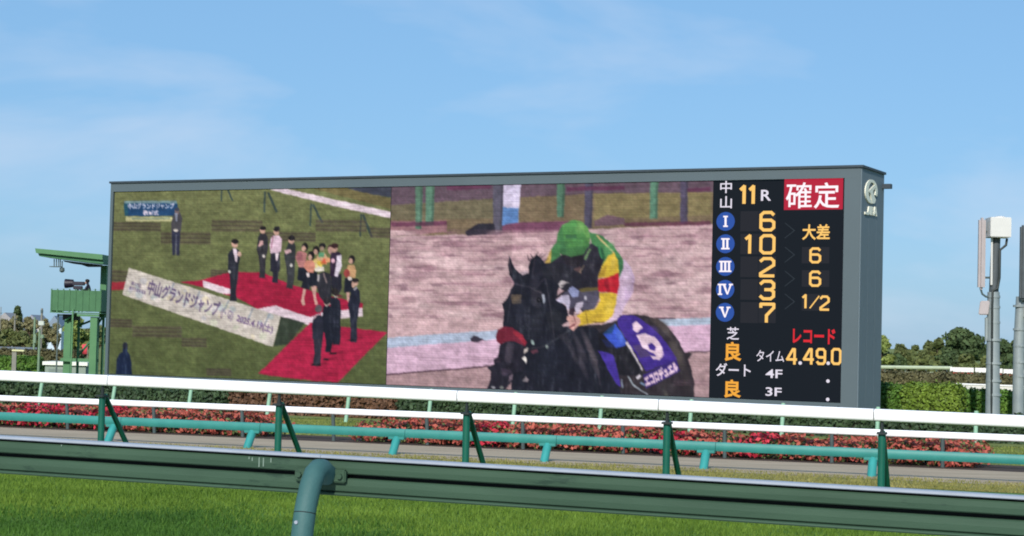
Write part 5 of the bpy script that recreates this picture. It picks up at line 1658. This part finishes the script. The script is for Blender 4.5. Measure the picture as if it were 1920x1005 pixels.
# ------------------------------------------------------------------ left hand side behind the rails
Z6 = Z(0, 560, 7.18)
def lp_(x, y, Y):
    return at(*Z6((x, y))[0], Y)
hedge('hedge', 'dark green clipped hedge below the pale sign beside the tower', foot(-60, 118), foot(69, 118), 1.5, lp_(200, 800, 118).z, M_hgreen, 6500, 0.2, 51)
hedge('hedge', 'low brown hedge behind the pale sign', foot(-60, 128), foot(150, 128), 1.5, lp_(300, 705, 128).z, M_hdry, 7000, 0.22, 52)
hut = empty('kiosk', tuple(lp_(760, 880, 106).xy) + (gz(-25, 106),), 'low grey kiosk with white roof edge under the tower', 'kiosk')
a, b = at(83, 684, 106), at(162, 700, 106)
MB().box(((a.x + b.x) / 2, 107, (a.z + gz(-25, 106)) / 2), (b.x - a.x - .1, 2, a.z - gz(-25, 106))).build('wall', mat('kiosk grey', (132, 146, 136), .7, var=.06), hut)
t0 = at(82, 677.5, 106)
MB().box(((a.x + b.x) / 2, 107, (t0.z + a.z) / 2), (b.x - a.x + .15, 2.3, t0.z - a.z)).build('roof', mat('kiosk white roof', (226, 228, 218), .6, var=.04), hut)
MB().box(((a.x + b.x) / 2 - .5, 105.97, (a.z + gz(-25, 106)) / 2), (.9, .05, (a.z - gz(-25, 106)) * .6)).build('shutter', mat('kiosk shutter', (112, 126, 120), .6), hut)
# lamp posts
def post_thing(name, label, x, y0, Y, r0, r1, m, extras=()):
    t = lp_(x, y0, Y); g = gz(t.x, Y)
    th = empty(name, (t.x, Y, g), label, 'pole')
    MB().tube([(t.x, Y, g - .1), (t.x, Y, (t.z * .45 + g * .55)), tuple(t)], [r0, (r0 + r1) / 2, r1], 10).build('pole', m, th, smooth=True)
    for (xa, ya, xb, yb, nm, mm) in extras:
        a, b = lp_(xa, ya, Y), lp_(xb, yb, Y)
        MB().box(((a.x + b.x) / 2, Y - r0 * .4, (a.z + b.z) / 2), (abs(b.x - a.x), .22, abs(a.z - b.z))).build(nm, mm, th, bevel=.02)
    return th
M_pp = mat('pale green pole', (112, 134, 110), .6, var=.08)
M_con = mat('concrete pole', (126, 124, 116), .7, var=.08)
post_thing('lamp_post', 'pale green post with boxes beside the camera tower', 535, 420, 112, .09, .07, M_pp,
           ((552, 485, 592, 535, 'junction_box', M_pp), (524, 300, 596, 360, 'floodlight', mat('pale lamp housing', (190, 196, 186), .5)),))
post_thing('utility_pole', 'slim concrete pole rising above the budding trees', 566, 130, 150, .12, .09, M_con, ((552, 150, 580, 190, 'transformer', M_grey),))
post_thing('utility_pole', 'pale pole in front of the dark pine', 204, 200, 188, .10, .08, M_con, ((190, 270, 240, 280, 'crossarm', M_grey),))
post_thing('utility_pole', 'thin pole at the left picture edge', 14, 110, 190, .05, .04, M_con, ((0, 190, 30, 198, 'crossarm', M_grey),))
post_thing('utility_pole', 'short pale pole between the budding trees and the lamp post', 470, 250, 145, .10, .08, M_pp, ((456, 480, 486, 600, 'junction_box', M_pp),))
# pale T-shaped sign
a, b = lp_(160, 684, 116), lp_(326, 712, 116)
sg = empty('sign', ((a.x + b.x) / 2, 116, gz(a.x, 116)), 'small pale yellow sign standing over the dark hedge', 'sign')
MB().box(((a.x + b.x) / 2, 116, (a.z + b.z) / 2), (b.x - a.x, .1, a.z - b.z)).build('sign_face', mat('pale yellow sign', (206, 204, 160), .6, var=.05), sg, bevel=.02)
a2, b2 = lp_(168, 714, 116), lp_(208, 780, 116)
MB().box(((a2.x + b2.x) / 2, 116.1, (a2.z + gz(a.x, 116)) / 2), (.28, .1, a2.z - gz(a.x, 116))).build('stand', M_con, sg)
# low road barrier
a, b = lp_(-60, 645, 150), lp_(500, 655, 150)
bar = empty('road_barrier', ((a.x + b.x) / 2, 150, gz(a.x, 150)), 'blue grey road barrier behind the brown hedge', 'barrier')
M_bar = mat('blue grey barrier', (96, 108, 124), .6, var=.1)
MB().box(((a.x + b.x) / 2, 150, a.z - .15), (b.x - a.x, .1, .32)).build('beam', M_bar, bar)
for k in range(7):
    x = a.x + (b.x - a.x) * (k + .5) / 7
    MB().tube([(x, 150.1, a.z), (x, 150.1, gz(x, 150) - .1)], .06, 6).build('post', M_grey, bar)
# parked white car, only its nose and screen show beside the tower leg
def car(px, Y, label, m, zbase):
    """seen from the front"""
    c = at(px, 655, Y); g = gz(c.x, Y)
    th = empty('parked_car', (c.x, Y, g), label, 'car')
    z0 = zbase
    side = [(0, .35), (.0, .75), (.9, .95), (1.5, 1.42), (2.9, 1.46), (3.6, 1.0), (3.9, .9), (3.9, .4)]
    MB().plate([Vector((c.x - .82, Y + y, z0 + z)) for y, z in side], (1.64, 0, 0)).build('body', m, th, bevel=.08, smooth=True)
    MB().plate([Vector((c.x + x, Y + y, z0 + z)) for x, y, z in ((-.7, .93, 1.0), (.7, .93, 1.0), (.6, 1.44, 1.38), (-.6, 1.44, 1.38))], (0, -.03, .02)).build('windscreen', M_gap, th)
    for sx in (-1, 1):
        MB().box((c.x + sx * .6, Y - .01, z0 + .68), (.26, .05, .13)).build('headlight', M_galv, th, bevel=.02)
        for y in (.75, 3.1):
            w = MB().tube([(c.x + sx * .66, Y + y, z0 + .32), (c.x + sx * .84, Y + y, z0 + .32)], .32, 16).build('wheel', M_dark, th, smooth=True)
            MB().tube([(c.x + sx * .65, Y + y, z0 + .32), (c.x + sx * .85, Y + y, z0 + .32)], .19, 12).build('rim', M_galv, w)
    MB().box((c.x, Y - .02, z0 + .52), (.34, .03, .16)).build('number_plate', M_con, th)
    return th
car(96, 168, 'white parked car seen beside the tower leg', mat('white car paint', (224, 226, 230), .3, var=.02), gz(-42, 168))
# red banner between the tower legs
a, b = at(153.5, 646, 124), at(163, 664, 124)
fl = empty('banner_flag', (b.x, 124, gz(b.x, 124)), 'small red banner seen between the tower legs', 'banner')
mb = MB()
nv = 6
for k in range(nv):
    t = k / (nv - 1)
    mb.v += [Vector((a.x + (b.x - a.x) * t, 124 + .05 * math.sin(6 * t), a.z + .06 * t)), Vector((a.x + .06 + (b.x - a.x) * t, 124 + .05 * math.sin(6 * t + 1), b.z))]
mb.f = [(2 * k, 2 * k + 1, 2 * k + 3, 2 * k + 2) for k in range(nv - 1)]
clo = mb.build('cloth', mat('red cloth', (206, 70, 82), .8, var=.1), fl, smooth=True)
clo.modifiers.new('thick', 'SOLIDIFY').thickness = .01
MB().tube([(b.x + .03, 124, a.z + .15), (b.x + .03, 124, gz(b.x, 124) - .1)], .025, 8).build('pole', M_con, fl)
# far houses
def house(px, py_top, Y, wpx, label, wallc, roofc, seed):
    t = at(px, py_top, Y); g = gz(t.x, Y); W = wpx / F_PX * Y; H = t.z - g
    th = empty('house', (t.x, Y, g), label, 'house')
    wm = mat('house wall %d' % seed, wallc, .8, var=.05)
    MB().box((t.x, Y + 3, g + H * .36), (W, 6, H * .72)).build('wall', wm, th)
    pr = [(-W * .56, H * .72), (0, H), (W * .56, H * .72)]
    MB().plate([Vector((t.x + x, Y - .4, g + z)) for x, z in pr], (0, 6.8, 0)).build('roof', mat('house roof %d' % seed, roofc, .7, var=.1), th)
    for i in (-1, 1):
        w = MB().box((t.x + i * W * .24, Y - .03, g + H * .5), (W * .2, .1, H * .2)).build('window', mat('house pane', (70, 84, 96), .2), th)
        MB().box((t.x + i * W * .24, Y - .06, g + H * .38), (W * .24, .14, .08)).build('sill', wm, w)
house(10, 586, 255, 40, 'pale house at the picture edge above the low trees', (196, 190, 184), (150, 146, 148), 1)
house(60, 590, 262, 34, 'pale house rising behind the budding trees', (200, 196, 190), (138, 140, 148), 2)
house(103, 592, 250, 26, 'bluish white house partly behind the tower', (186, 200, 212), (120, 134, 150), 3)

scene.cycles.filter_width = 1.9
scene.cycles.max_bounces = 6
scene.cycles.use_denoising = True
